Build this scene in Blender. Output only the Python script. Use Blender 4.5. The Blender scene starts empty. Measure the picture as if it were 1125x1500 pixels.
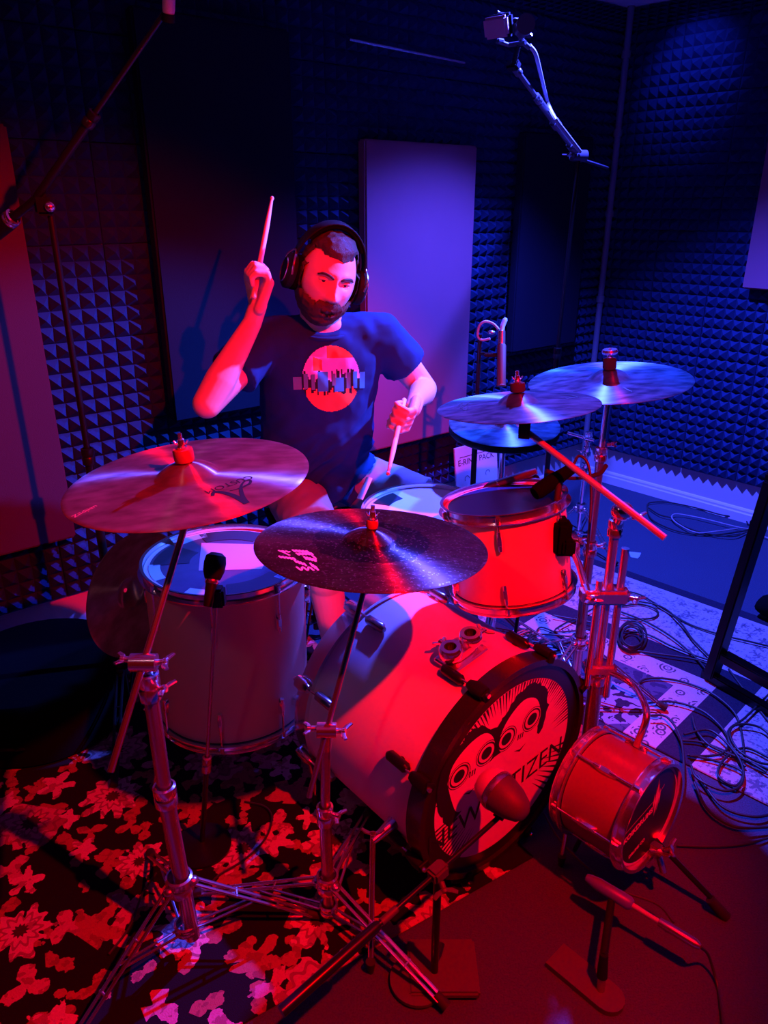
import bpy, bmesh, math, random
from mathutils import Vector, Matrix, noise
from mathutils.bvhtree import BVHTree
random.seed(7)
scene = bpy.context.scene
COL = scene.collection
V = Vector
R = math.radians

# ------------------------------------------------------------------ camera
FPX, PITCH, EYE = 1100.0, math.atan(450 / 1100), 1.55
cam_d = bpy.data.cameras.new('camera')
cam_d.sensor_fit = 'VERTICAL'
cam_d.sensor_height = 36.0
cam_d.lens = FPX / 1500 * 36.0
cam_d.clip_start = 0.02
cam = bpy.data.objects.new('camera', cam_d)
COL.objects.link(cam)
cam.location = (0, 0, EYE)
cam.rotation_euler = (math.pi / 2 - PITCH, 0, 0)
scene.camera = cam

# ------------------------------------------------------------------ world, stage lights, exposure
w = bpy.data.worlds.new('dark_room')
scene.world = w
w.use_nodes = True
w.node_tree.nodes['Background'].inputs[0].default_value = (0.25, 0.18, 1.0, 1)
w.node_tree.nodes['Background'].inputs[1].default_value = 0.002

def lamp(name, kind, loc, target, color, power, size=0.05, angle=70, blend=0.3):
    d = bpy.data.lights.new(name, kind)
    d.color = color
    d.energy = power
    d.shadow_soft_size = size
    if kind == 'SPOT':
        d.spot_size = R(angle)
        d.spot_blend = blend
    o = bpy.data.objects.new(name, d)
    COL.objects.link(o)
    o.location = loc
    o.rotation_euler = (V(target) - V(loc)).to_track_quat('-Z', 'Y').to_euler()
    return o

lamp('red_stage_light', 'SPOT', (0.72, 0.42, 2.25), (-0.50, 1.70, 0.40), (1.0, 0.0, 0.0), 430, 0.02, 77, 0.4)
lamp('blue_corner_light', 'SPOT', (0.71, 3.08, 2.39), (1.02, 2.30, 0.0), (0.045, 0.060, 1.0), 900, 0.025, 126, 0.6)
lamp('blue_side_light', 'SPOT', (1.62, 2.60, 2.28), (-0.15, 2.36, 1.10), (0.03, 0.11, 1.0), 1000, 0.03, 34, 0.5)
lamp('blue_wash_light', 'SPOT', (1.20, 3.74, 2.42), (1.50, 4.11, 2.10), (0.04, 0.06, 1.0), 22, 0.03, 60, 0.9)
lamp('white_front_light', 'SPOT', (-0.84, 0.20, 2.22), (-0.20, 2.15, 1.05), (1.0, 0.45, 0.58), 4.5, 0.04, 60, 0.6)
vs = scene.view_settings
vs.view_transform = 'Standard'
vs.look = 'None'
vs.exposure = 0.0
vs.gamma = 1.0
vs.use_curve_mapping = False

# ------------------------------------------------------------------ helpers
def at(px, py, t=None, z=None, y=None):
    u = (px - 562.5) / FPX
    v = (py - 750) / FPX
    s, c = math.sin(PITCH), math.cos(PITCH)
    d = V((u, c - v * s, -s - v * c))
    if z is not None:
        t = (z - EYE) / d.z
    if y is not None:
        t = y / d.y
    return V((0, 0, EYE)) + d * t

def on_plane(px, py, p0, n):
    d = at(px, py, t=1) - V((0, 0, EYE))
    k = (p0 - V((0, 0, EYE))).dot(n) / d.dot(n)
    return V((0, 0, EYE)) + d * k

def frame(z, hint=(0, 0, 1)):
    z = V(z).normalized()
    h = V(hint)
    if abs(z.dot(h)) > 0.97:
        h = V((0, 1, 0))
    x = h.cross(z).normalized()
    y = z.cross(x)
    return x, y, z

def mframe(o, z, hint=(0, 0, 1)):
    x, y, z = frame(z, hint)
    m = Matrix((x, y, z)).transposed().to_4x4()
    m.translation = V(o)
    return m

WM = {}

class MB:
    def __init__(s):
        s.bm = bmesh.new()

    def loop_faces(s, rings, closed=True, cap0=True, cap1=True, wrap=False):
        bm = s.bm
        n = len(rings[0])
        rr = list(zip(rings[:-1], rings[1:]))
        if wrap:
            rr.append((rings[-1], rings[0]))
        for a, b in rr:
            for i in range(n if closed else n - 1):
                j = (i + 1) % n
                q = []
                for vv in (a[i], a[j], b[j], b[i]):
                    if vv not in q:
                        q.append(vv)
                if len(q) > 2:
                    try:
                        bm.faces.new(q)
                    except ValueError:
                        pass
        if not wrap:
            for c, ring in ((cap0, rings[0][::-1]), (cap1, rings[-1])):
                if c and len(set(ring)) > 2:
                    try:
                        bm.faces.new(ring)
                    except ValueError:
                        pass

    def tube(s, pts, r, seg=10, cap=True, flat=1.0, hint=None):
        pts = [V(p) for p in pts]
        rs = r if isinstance(r, (list, tuple)) else [r] * len(pts)
        rings = []
        t0 = (pts[1] - pts[0]).normalized()
        x, y, _ = frame(t0, hint or (0, 0, 1))
        for i, p in enumerate(pts):
            if i == 0:
                t = t0
            elif i == len(pts) - 1:
                t = (pts[i] - pts[i - 1]).normalized()
            else:
                t = ((pts[i + 1] - p).normalized() + (p - pts[i - 1]).normalized())
                t = t.normalized() if t.length > 1e-6 else t0
            x = (x - t * x.dot(t)).normalized()
            y = t.cross(x)
            rings.append([s.bm.verts.new(p + (x * math.cos(a) + y * math.sin(a) * flat) * rs[i])
                          for a in [2 * math.pi * k / seg for k in range(seg)]])
        s.loop_faces(rings, True, cap, cap)
        return s

    def cyl(s, a, b, r, r2=None, seg=16):
        return s.tube([a, b], [r, r if r2 is None else r2], seg)

    def lathe(s, prof, M=Matrix(), seg=48, wrap=False, cap=False):
        rings = []
        for r, z in prof:
            if r < 1e-6:
                v = s.bm.verts.new(M @ V((0, 0, z)))
                rings.append([v] * seg)
            else:
                rings.append([s.bm.verts.new(M @ V((r * math.cos(2 * math.pi * k / seg), r * math.sin(2 * math.pi * k / seg), z)))
                              for k in range(seg)])
        s.loop_faces(rings, True, cap, cap, wrap)
        return s

    def box(s, c, size, M=None, bevel=0.0):
        b = bmesh.new()
        bmesh.ops.create_cube(b, size=1)
        for v in b.verts:
            v.co = V((v.co.x * size[0], v.co.y * size[1], v.co.z * size[2]))
        if bevel:
            bmesh.ops.bevel(b, geom=list(b.edges), offset=bevel, segments=2, affect='EDGES')
        m = (M or Matrix()) @ Matrix.Translation(V(c))
        s.add(b, m)
        return s

    def add(s, b, m=Matrix()):
        mp = {}
        for v in b.verts:
            mp[v] = s.bm.verts.new(m @ v.co)
        for f in b.faces:
            try:
                s.bm.faces.new([mp[v] for v in f.verts])
            except ValueError:
                pass
        b.free()

    def ball(s, c, r, scale=(1, 1, 1), M=None, sub=3):
        b = bmesh.new()
        bmesh.ops.create_icosphere(b, subdivisions=sub, radius=r)
        for v in b.verts:
            v.co = V((v.co.x * scale[0], v.co.y * scale[1], v.co.z * scale[2]))
        m = (M or Matrix())
        m = Matrix.Translation(V(c)) @ m
        s.add(b, m)
        return s

    def cone(s, a, b, r1, r2, seg=20):
        """round-ended tapered limb piece"""
        a, b = V(a), V(b)
        M = mframe(a, b - a)
        L = (b - a).length
        prof = []
        for k in range(0, 7):
            t = -math.pi / 2 + k * math.pi / 12
            prof.append((r1 * math.cos(t) if k else 0, r1 * math.sin(t)))
        for k in range(0, 7):
            t = k * math.pi / 12
            prof.append((r2 * math.cos(t) if k < 6 else 0, L + r2 * math.sin(t)))
        return s.lathe(prof, M, seg)

    def loft(s, rings, seg=32, power=2.4):
        rr = []
        for c, x, y in rings:
            ring = []
            for k in range(seg):
                a = 2 * math.pi * k / seg
                ca, sa = math.cos(a), math.sin(a)
                ring.append(s.bm.verts.new(V(c) + V(x) * math.copysign(abs(ca) ** (2 / power), ca) + V(y) * math.copysign(abs(sa) ** (2 / power), sa)))
            rr.append(ring)
        s.loop_faces(rr)
        return s

    def prism(s, pts, thick):
        """flat polygon (world points) given a thickness vector"""
        th = V(thick)
        a = [s.bm.verts.new(V(p)) for p in pts]
        b = [s.bm.verts.new(V(p) + th) for p in pts]
        s.bm.faces.new(a[::-1])
        s.bm.faces.new(b)
        n = len(a)
        for i in range(n):
            s.bm.faces.new([a[i], a[(i + 1) % n], b[(i + 1) % n], b[i]])
        return s

    def build(s, name, m, parent=None, label=None, cat=None, group=None, kind=None, smooth=38, origin=None, recalc=True):
        bm = s.bm
        if recalc:
            bmesh.ops.recalc_face_normals(bm, faces=bm.faces[:])
        if parent is not None:
            W = WM[parent.name]
        else:
            if origin is None:
                xs = [v.co for v in bm.verts]
                lo = V([min(c[i] for c in xs) for i in range(3)])
                hi = V([max(c[i] for c in xs) for i in range(3)])
                origin = V(((lo.x + hi.x) / 2, (lo.y + hi.y) / 2, lo.z))
            W = Matrix.Translation(V(origin))
        bm.transform(W.inverted())
        me = bpy.data.meshes.new(name)
        bm.to_mesh(me)
        bm.free()
        if smooth:
            for p in me.polygons:
                p.use_smooth = True
            me.set_sharp_from_angle(angle=R(smooth))
        o = bpy.data.objects.new(name, me)
        for mm in (m if isinstance(m, (list, tuple)) else [m]):
            me.materials.append(mm)
        COL.objects.link(o)
        if parent is not None:
            o.parent = parent
        else:
            o.location = W.translation
        WM[o.name] = W
        tag(o, label, cat, group, kind)
        return o

def tag(o, label=None, cat=None, group=None, kind=None):
    for k, v in (('label', label), ('category', cat), ('group', group), ('kind', kind)):
        if v:
            o[k] = v
    return o

def thing(name, label, cat, loc, group=None):
    o = bpy.data.objects.new(name, None)
    o.empty_display_size = 0.05
    COL.objects.link(o)
    o.location = V(loc)
    WM[o.name] = Matrix.Translation(V(loc))
    return tag(o, label, cat, group)

def smooth_path(pts, n=8):
    """Catmull-Rom through points"""
    pts = [V(p) for p in pts]
    P = [pts[0] * 2 - pts[1]] + pts + [pts[-1] * 2 - pts[-2]]
    out = []
    for i in range(1, len(P) - 2):
        for k in range(n):
            t = k / n
            a, b, c, d = P[i - 1], P[i], P[i + 1], P[i + 2]
            out.append(0.5 * ((2 * b) + (c - a) * t + (2 * a - 5 * b + 4 * c - d) * t * t + (3 * b - a - 3 * c + d) * t ** 3))
    out.append(pts[-1])
    return out

def text_tris(body, size, bold=0.0):
    cu = bpy.data.curves.new('lettering', 'FONT')
    cu.body = body
    cu.size = size
    cu.offset = bold
    cu.align_x = 'CENTER'
    cu.resolution_u = 3
    ob = bpy.data.objects.new('lettering', cu)
    me = ob.to_mesh()
    vs_ = [v.co.copy() for v in me.vertices]
    fs = [list(p.vertices) for p in me.polygons]
    ob.to_mesh_clear()
    bpy.data.objects.remove(ob)
    bpy.data.curves.remove(cu)
    return vs_, fs

def put_text(mb, body, size, fn, bold=0.0):
    vs_, fs = text_tris(body, size, bold)
    nv = [mb.bm.verts.new(fn(v.x, v.y)) for v in vs_]
    for f in fs:
        try:
            mb.bm.faces.new([nv[i] for i in f])
        except ValueError:
            pass

# ------------------------------------------------------------------ materials
def mat(name, col, rough=0.5, metal=0.0, bump=0.0, bscale=200, spec=0.5, vary=0.0, vscale=8, sheen=0.0, aniso=0.0):
    m = bpy.data.materials.new(name)
    m.use_nodes = True
    nt = m.node_tree
    p = nt.nodes['Principled BSDF']
    p.inputs['Base Color'].default_value = (*col, 1)
    p.inputs['Roughness'].default_value = rough
    p.inputs['Metallic'].default_value = metal
    p.inputs['Specular IOR Level'].default_value = spec
    if sheen:
        p.inputs['Sheen Weight'].default_value = sheen
    tc = nt.nodes.new('ShaderNodeTexCoord')
    if bump:
        nz = nt.nodes.new('ShaderNodeTexNoise')
        nz.inputs['Scale'].default_value = bscale
        nt.links.new(tc.outputs['Object'], nz.inputs['Vector'])
        b = nt.nodes.new('ShaderNodeBump')
        b.inputs['Strength'].default_value = bump
        b.inputs['Distance'].default_value = 0.004
        nt.links.new(nz.outputs['Fac'], b.inputs['Height'])
        nt.links.new(b.outputs['Normal'], p.inputs['Normal'])
    if vary:
        nz = nt.nodes.new('ShaderNodeTexNoise')
        nz.inputs['Scale'].default_value = vscale
        nz.inputs['Detail'].default_value = 5
        nt.links.new(tc.outputs['Object'], nz.inputs['Vector'])
        mx = nt.nodes.new('ShaderNodeMix')
        mx.data_type = 'RGBA'
        mx.inputs[6].default_value = (*[c * (1 - vary) for c in col], 1)
        mx.inputs[7].default_value = (*[min(1, c * (1 + vary)) for c in col], 1)
        nt.links.new(nz.outputs['Fac'], mx.inputs[0])
        nt.links.new(mx.outputs[2], p.inputs['Base Color'])
    return m

class NT:
    """small wrapper to write shader maths as expressions"""
    def __init__(s, m):
        s.nt = m.node_tree
        s.tc = s.nt.nodes.new('ShaderNodeTexCoord').outputs['Object']

    def n(s, t, **kw):
        nd = s.nt.nodes.new(t)
        for k, v in kw.items():
            setattr(nd, k, v)
        return nd

    def put(s, sock, v):
        if isinstance(v, bpy.types.NodeSocket):
            s.nt.links.new(v, sock)
        else:
            sock.default_value = v

    def m(s, op, a, b=0.0, c=0.0):
        nd = s.n('ShaderNodeMath', operation=op)
        s.put(nd.inputs[0], a)
        s.put(nd.inputs[1], b)
        s.put(nd.inputs[2], c)
        return nd.outputs[0]

    def vm(s, op, a, b=(0, 0, 0)):
        nd = s.n('ShaderNodeVectorMath', operation=op)
        s.put(nd.inputs[0], a)
        s.put(nd.inputs[1], b)
        return nd.outputs['Value'] if op in ('LENGTH', 'DOT_PRODUCT', 'DISTANCE') else nd.outputs[0]

    def xyz(s, v):
        nd = s.n('ShaderNodeSeparateXYZ')
        s.put(nd.inputs[0], v)
        return nd.outputs

    def mix(s, f, a, b):
        nd = s.n('ShaderNodeMix', data_type='RGBA')
        s.put(nd.inputs[0], f)
        for i, c in ((6, a), (7, b)):
            s.put(nd.inputs[i], (*c, 1) if isinstance(c, tuple) and len(c) == 3 else c)
        return nd.outputs[2]

    def noise(s, vec, scale, detail=2, out='Fac'):
        nd = s.n('ShaderNodeTexNoise')
        s.put(nd.inputs['Vector'], vec)
        nd.inputs['Scale'].default_value = scale
        nd.inputs['Detail'].default_value = detail
        return nd.outputs[out]

    def flowers(s, scale, radius, petals, depth, offset, keep):
        """mask of round petalled flowers scattered by a voronoi; returns mask, random colour, radius, angle"""
        vec = s.vm('ADD', s.tc, offset)
        vo = s.n('ShaderNodeTexVoronoi', voronoi_dimensions='2D')
        s.put(vo.inputs['Vector'], vec)
        vo.inputs['Scale'].default_value = scale
        vo.inputs['Randomness'].default_value = 0.8
        d = s.xyz(s.vm('SUBTRACT', vec, vo.outputs['Position']))
        r = s.m('MULTIPLY', s.m('SQRT', s.m('ADD', s.m('POWER', d[0], 2.0), s.m('POWER', d[1], 2.0))), scale)
        ang = s.m('ARCTAN2', d[1], d[0])
        rnd = s.xyz(vo.outputs['Color'])
        wob = s.m('MULTIPLY', s.m('SUBTRACT', s.noise(vec, scale * 5, 3), 0.5), 0.42)
        c = s.m('COSINE', s.m('ADD', s.m('MULTIPLY', ang, petals), s.m('MULTIPLY', rnd[1], 6.28)))
        lim = s.m('MULTIPLY', s.m('ADD', 1 - depth, s.m('MULTIPLY', c, depth)), s.m('MULTIPLY', s.m('ADD', 0.55, s.m('MULTIPLY', rnd[2], 0.6)), radius))
        mask = s.m('LESS_THAN', s.m('ADD', r, wob), lim)
        mask = s.m('MULTIPLY', mask, s.m('LESS_THAN', rnd[0], keep))
        return mask, rnd, r, ang, lim
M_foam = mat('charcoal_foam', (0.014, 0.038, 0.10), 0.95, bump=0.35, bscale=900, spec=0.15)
M_wall = mat('wall_paint', (0.62, 0.60, 0.60), 0.7, bump=0.15, bscale=160)
M_trim = mat('white_gloss_paint', (0.78, 0.78, 0.78), 0.35)
M_ceil = mat('ceiling_paint', (0.8, 0.76, 0.78), 0.85, bump=0.3, bscale=120)
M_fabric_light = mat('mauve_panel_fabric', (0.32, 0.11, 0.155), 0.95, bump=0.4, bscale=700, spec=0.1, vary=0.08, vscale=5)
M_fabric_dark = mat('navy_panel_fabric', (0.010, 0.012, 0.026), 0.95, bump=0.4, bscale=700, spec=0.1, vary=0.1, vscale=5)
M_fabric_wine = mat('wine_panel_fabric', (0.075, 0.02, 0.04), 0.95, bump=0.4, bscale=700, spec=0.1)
M_black = mat('black_plastic', (0.006, 0.006, 0.007), 0.65, spec=0.2)
M_rubber = mat('black_rubber', (0.015, 0.015, 0.015), 0.75)
M_black_metal = mat('black_metal', (0.02, 0.02, 0.022), 0.3, 0.6)
M_chrome = mat('chrome', (0.82, 0.82, 0.84), 0.18, 0.95)
M_chrome_worn = mat('worn_chrome', (0.42, 0.39, 0.4), 0.27, 0.9, vary=0.2, vscale=30)
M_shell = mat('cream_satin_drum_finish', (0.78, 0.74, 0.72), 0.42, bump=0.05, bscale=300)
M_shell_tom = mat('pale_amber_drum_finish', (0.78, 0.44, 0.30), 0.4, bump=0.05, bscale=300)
M_mini = mat('maroon_drum_finish', (0.24, 0.09, 0.10), 0.3)
M_hoop = mat('dark_wood_hoop', (0.018, 0.010, 0.012), 0.25, vary=0.2, vscale=20)
M_head_white = mat('coated_white_drumhead', (0.80, 0.80, 0.80), 0.55, bump=0.12, bscale=500)
M_head_clear = mat('smoky_drumhead', (0.10, 0.09, 0.16), 0.2, vary=0.2, vscale=30)
M_head_blue = mat('dark_blue_oil_drumhead', (0.012, 0.045, 0.15), 0.25, vary=0.15, vscale=30)
M_light_patch = mat('painted_pink_light', (0.62, 0.35, 0.55), 0.4)  # colour of the light patch painted on the floor tom head
M_head_ring = mat('pale_drumhead_collar', (0.6, 0.6, 0.64), 0.4)
M_head_black = mat('black_drumhead', (0.012, 0.012, 0.014), 0.3)
M_print_cream = mat('cream_print', (0.85, 0.78, 0.70), 0.5)
M_print_black = mat('black_print', (0.012, 0.011, 0.011), 0.55)
M_print_red = mat('red_print', (0.85, 0.28, 0.28), 0.5)
M_tape = mat('black_gaffer_tape', (0.022, 0.024, 0.05), 0.75)
M_tape_blue = mat('pale_blue_tape', (0.35, 0.62, 0.8), 0.7)
M_felt = mat('red_felt', (0.42, 0.05, 0.06), 0.95, bump=0.5, bscale=900, spec=0.1)
M_felt_black = mat('dark_felt', (0.05, 0.03, 0.035), 0.95, bump=0.5, bscale=900, spec=0.1)
M_skin = mat('skin', (0.74, 0.46, 0.38), 0.5, bump=0.08, bscale=300, vary=0.06, vscale=25)
M_hair = mat('dark_brown_hair', (0.045, 0.026, 0.02), 0.55, bump=0.9, bscale=420)
M_beard = mat('brown_beard', (0.07, 0.033, 0.024), 0.7, bump=0.9, bscale=420)
M_shirt = mat('charcoal_cotton', (0.011, 0.05, 0.17), 0.9, bump=0.25, bscale=800, spec=0.15)
M_shorts = mat('grey_cotton', (0.27, 0.27, 0.32), 0.9, bump=0.3, bscale=600, spec=0.15)
M_sock = mat('black_cotton', (0.03, 0.03, 0.03), 0.9)
M_belt = mat('pale_belt_webbing', (0.5, 0.48, 0.5), 0.8)
M_wood = mat('maple_drumstick', (0.72, 0.55, 0.38), 0.5, vary=0.1, vscale=40)
M_card = mat('white_card', (0.86, 0.88, 0.88), 0.55)
M_cable = mat('black_cable_jacket', (0.018, 0.018, 0.022), 0.5)
M_cable_grey = mat('grey_cable_jacket', (0.35, 0.35, 0.38), 0.5)
M_boom = mat('dark_grey_metal', (0.10, 0.10, 0.12), 0.35, 0.5)
M_grille = mat('pinkish_metal_grille', (0.75, 0.45, 0.5), 0.4, 0.3, bump=0.5, bscale=700)
M_eye = mat('eye_white', (0.75, 0.72, 0.7), 0.2)
M_iris = mat('dark_iris', (0.03, 0.02, 0.015), 0.2)
M_case = mat('black_padded_nylon', (0.003, 0.003, 0.004), 0.95, spec=0.05, bump=0.2, bscale=300)
M_plate = mat('matt_red_brown_plate', (0.07, 0.04, 0.045), 0.55)

def carpet_mat():
    m = mat('grey_loop_carpet', (0.14, 0.13, 0.15), 0.95, bump=0.8, bscale=260, spec=0.1)
    t = NT(m)
    p = m.node_tree.nodes['Principled BSDF']
    f = t.noise(t.tc, 240, 3)
    g = t.noise(t.tc, 5, 3)
    c = t.mix(f, (0.018, 0.03, 0.045), (0.09, 0.14, 0.20))
    c = t.mix(t.m('MULTIPLY', g, 0.5), c, (0.055, 0.065, 0.095))
    m.node_tree.links.new(c, p.inputs['Base Color'])
    return m

def floral_mat():
    m = mat('black_floral_rug', (0.01, 0.01, 0.01), 0.95, bump=0.5, bscale=350, spec=0.1)
    t = NT(m)
    p = m.node_tree.nodes['Principled BSDF']
    col = (0.008, 0.007, 0.009)
    col = t.mix(0.0, col, col)
    cream, pink, orange = (0.66, 0.50, 0.46), (0.52, 0.22, 0.30), (0.36, 0.13, 0.10)
    # leaf scraps, small blossoms, then the large blooms
    for sc, rad, pet, dep, off, keep, ca, cb, big in (
            (12, 0.50, 2.0, 0.40, (3.1, 1.7, 0), 0.60, orange, (0.34, 0.12, 0.09), 0),
            (9.5, 0.50, 3.0, 0.34, (0.3, 0.9, 0), 0.55, orange, pink, 0),
            (7.2, 0.47, 5.0, 0.26, (7.7, 4.2, 0), 0.55, cream, orange, 0),
            (3.9, 0.40, 11.0, 0.14, (1.37, 2.2, 0), 0.55, cream, pink, 1)):
        k, rnd, r, ang, lim = t.flowers(sc, rad, pet, dep, off, keep)
        c = t.mix(t.m('GREATER_THAN', rnd[2], 0.5), ca, cb)
        tone = t.noise(t.vm('ADD', t.tc, off), sc * 4.5, 3)
        c = t.mix(t.m('MULTIPLY', t.m('GREATER_THAN', tone, 0.56), 0.6), c, (0.14, 0.04, 0.05))
        if big:
            wave = t.m('SINE', t.m('ADD', t.m('MULTIPLY', r, 52.0), t.m('MULTIPLY', t.m('COSINE', t.m('MULTIPLY', ang, 11.0)), 1.6)))
            c = t.mix(t.m('MULTIPLY', t.m('GREATER_THAN', wave, 0.55), 0.75), c, (0.16, 0.05, 0.09))
            c = t.mix(t.m('LESS_THAN', r, t.m('MULTIPLY', lim, 0.26)), c, (0.03, 0.015, 0.025))
        c = t.mix(t.m('MULTIPLY', t.noise(t.tc, 170, 2), 0.5), c, (0.10, 0.04, 0.04))
        col = t.mix(k, col, c)
    m.node_tree.links.new(col, p.inputs['Base Color'])
    return m

def persian_mat(lx, ly, near=0.0, far=0.35, left=9.0):
    """rug pattern that follows the rug's own edges: dark edge, wide cream border, navy stripe, guard, scroll field"""
    m = mat('cream_and_navy_rug', (0.5, 0.5, 0.5), 0.95, bump=0.4, bscale=350, spec=0.1)
    t = NT(m)
    p = m.node_tree.nodes['Principled BSDF']
    x = t.xyz(t.tc)
    al = t.m('ADD', x[0], lx / 2)
    inn = t.m('SUBTRACT', ly / 2, x[1])
    d = t.m('MINIMUM', inn, t.m('MINIMUM', t.m('SUBTRACT', lx + near, al), t.m('MINIMUM', t.m('ADD', al, far), t.m('SUBTRACT', ly + left, inn))))
    navy, cream, pale = (0.009, 0.009, 0.026), (0.50, 0.46, 0.46), (0.26, 0.36, 0.46)
    def step(lo, hi):
        return t.m('MULTIPLY', t.m('GREATER_THAN', d, lo), t.m('LESS_THAN', d, hi))
    col = t.mix(t.m('GREATER_THAN', d, 0.06), navy, cream)
    for sc, rad, pet, dep, off, keep, lo, hi, st in ((16, 0.42, 5.0, 0.35, (2, 5, 0), 0.6, .09, .45, .7), (42, 0.5, 2.0, 0.4, (.7, 3, 0), 0.6, .08, .47, .6), (70, .45, 3.0, .4, (.2, .3, 0), .5, .08, .47, .5)):
        k, rnd, r, ang, lim = t.flowers(sc, rad, pet, dep, off, keep)
        col = t.mix(t.m('MULTIPLY', t.m('MULTIPLY', k, step(lo, hi)), st), col, (0.06, 0.06, 0.12))
    col = t.mix(step(0.48, 0.59), col, navy)
    ringk, rr, r3, a3, l3 = t.flowers(14, 0.5, 6.0, 0.15, (4.0, 1.0, 0), 0.75)
    ring = t.m('MULTIPLY', ringk, t.m('GREATER_THAN', t.m('COSINE', t.m('MULTIPLY', r3, 34.0)), 0.0))
    col = t.mix(t.m('MULTIPLY', t.m('MULTIPLY', ring, step(0.60, 0.69)), 0.85), col, navy)
    nz = t.noise(t.tc, 9, 3, 'Color')
    wv = t.vm('ADD', t.tc, t.vm('MULTIPLY', nz, (0.12, 0.12, 0)))
    scroll = t.m('GREATER_THAN', t.noise(wv, 26, 2), 0.53)
    fld = t.mix(scroll, pale, navy)
    big = t.m('GREATER_THAN', t.noise(t.vm('ADD', t.tc, (3.3, 1.1, 0)), 5.0, 1), 0.50)
    fld = t.mix(t.m('MULTIPLY', big, 0.85), fld, (0.02, 0.03, 0.08))
    col = t.mix(t.m('GREATER_THAN', d, 0.70), col, fld)
    col = t.mix(t.m('MULTIPLY', t.noise(t.tc, 220, 2), 0.35), col, (0.1, 0.1, 0.14))
    m.node_tree.links.new(col, p.inputs['Base Color'])
    return m

def cymbal_mat(name, ca, cb, rough, metal, dark_ring=None, smear=18):
    m = bpy.data.materials.new(name)
    m.use_nodes = True
    p = m.node_tree.nodes['Principled BSDF']
    t = NT(m)
    x = t.xyz(t.tc)
    r = t.m('SQRT', t.m('ADD', t.m('POWER', x[0], 2.0), t.m('POWER', x[1], 2.0)))
    comb = t.n('ShaderNodeCombineXYZ')
    t.put(comb.inputs[0], t.m('MULTIPLY', r, 1.0))
    groove = t.noise(comb.outputs[0], 700, 2)
    bl = t.noise(t.vm('MULTIPLY', t.tc, (1, 2.2, 1)), smear, 5)
    blot = t.n('ShaderNodeMapRange')
    t.put(blot.inputs[0], bl)
    blot.inputs[1].default_value = 0.35
    blot.inputs[2].default_value = 0.68
    col = t.mix(blot.outputs[0], ca, cb)
    if dark_ring:
        wob = t.m('MULTIPLY', t.m('SUBTRACT', t.noise(t.tc, 60, 4), 0.5), 0.03)
        rw = t.m('ADD', r, wob)
        inner = t.m('MULTIPLY', t.m('LESS_THAN', rw, dark_ring[0]), t.m('GREATER_THAN', rw, dark_ring[1]))
        col = t.mix(t.m('MULTIPLY', inner, 0.85), col, (0.02, 0.012, 0.02))
        spk = t.m('GREATER_THAN', t.noise(t.tc, 170, 2), 0.62)
        col = t.mix(t.m('MULTIPLY', spk, 0.5), col, (0.35, 0.3, 0.3))
    m.node_tree.links.new(col, p.inputs['Base Color'])
    p.inputs['Metallic'].default_value = metal
    t.put(p.inputs['Roughness'], t.m('ADD', rough, t.m('MULTIPLY', bl, 0.15)))
    p.inputs['Anisotropic'].default_value = 1.0
    p.inputs['Anisotropic Rotation'].default_value = 0.25
    tg = t.n('ShaderNodeTangent', direction_type='RADIAL', axis='Z')
    m.node_tree.links.new(tg.outputs[0], p.inputs['Tangent'])
    b = t.n('ShaderNodeBump')
    b.inputs['Strength'].default_value = 0.04
    b.inputs['Distance'].default_value = 0.002
    t.put(b.inputs['Height'], groove)
    m.node_tree.links.new(b.outputs[0], p.inputs['Normal'])
    return m

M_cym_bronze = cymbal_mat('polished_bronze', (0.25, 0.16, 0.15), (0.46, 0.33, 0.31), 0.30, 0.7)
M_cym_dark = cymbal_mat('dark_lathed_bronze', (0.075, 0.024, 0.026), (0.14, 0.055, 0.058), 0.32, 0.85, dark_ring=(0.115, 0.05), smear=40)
M_cym_lit_cyan = cymbal_mat('smudged_bronze_lit_cyan', (0.02, 0.07, 0.10), (0.08, 0.25, 0.32), 0.34, 0.45)  # smudged bronze with the cyan of the lamplight tinted into its base colour

# ------------------------------------------------------------------ the room
CORNER = V((1.2104, 4.4047, 0))
EB, NB = V((-0.777, -0.629, 0)), V((0.629, -0.777, 0))        # along the back wall, into the room
ER, NR = V((0.679, -0.734, 0)), V((-0.734, -0.679, 0))        # along the right wall, into the room
CEIL = 2.446
FOAM_Z = 0.21

def wall_pt(w, s, z, off=0.0):
    e, n = (EB, NB) if w == 'b' else (ER, NR)
    return CORNER + e * s + n * off + V((0, 0, z))

back_end, right_end = wall_pt('b', 4.2, 0), wall_pt('r', 3.6, 0)
mb = MB()
mb.prism([CORNER + V((.1, .1, 0)), back_end, V((-2.6, -1.2, 0)), V((2.6, -1.2, 0)), right_end], (0, 0, -0.1))
mb.build('floor', carpet_mat(), kind='structure', origin=(0, 0, 0))
mb = MB()
mb.prism([CORNER + V((.1, .1, CEIL)), back_end + V((0, 0, CEIL)), V((-2.6, -1.2, CEIL)), V((2.6, -1.2, CEIL)), right_end + V((0, 0, CEIL))], (0, 0, 0.1))
mb.build('ceiling', M_ceil, kind='structure')

def build_wall(name, w, length):
    e, n = (EB, NB) if w == 'b' else (ER, NR)
    mb = MB()
    a, b = CORNER - e * 0.1, CORNER + e * length
    mb.prism([a, b, b + V((0, 0, CEIL)), a + V((0, 0, CEIL))], -n * 0.1)
    return mb.build(name, M_wall, kind='structure', origin=CORNER)

wall_back = build_wall('wall_back', 'b', 4.2)
wall_right = build_wall('wall_right', 'r', 3.6)

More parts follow.
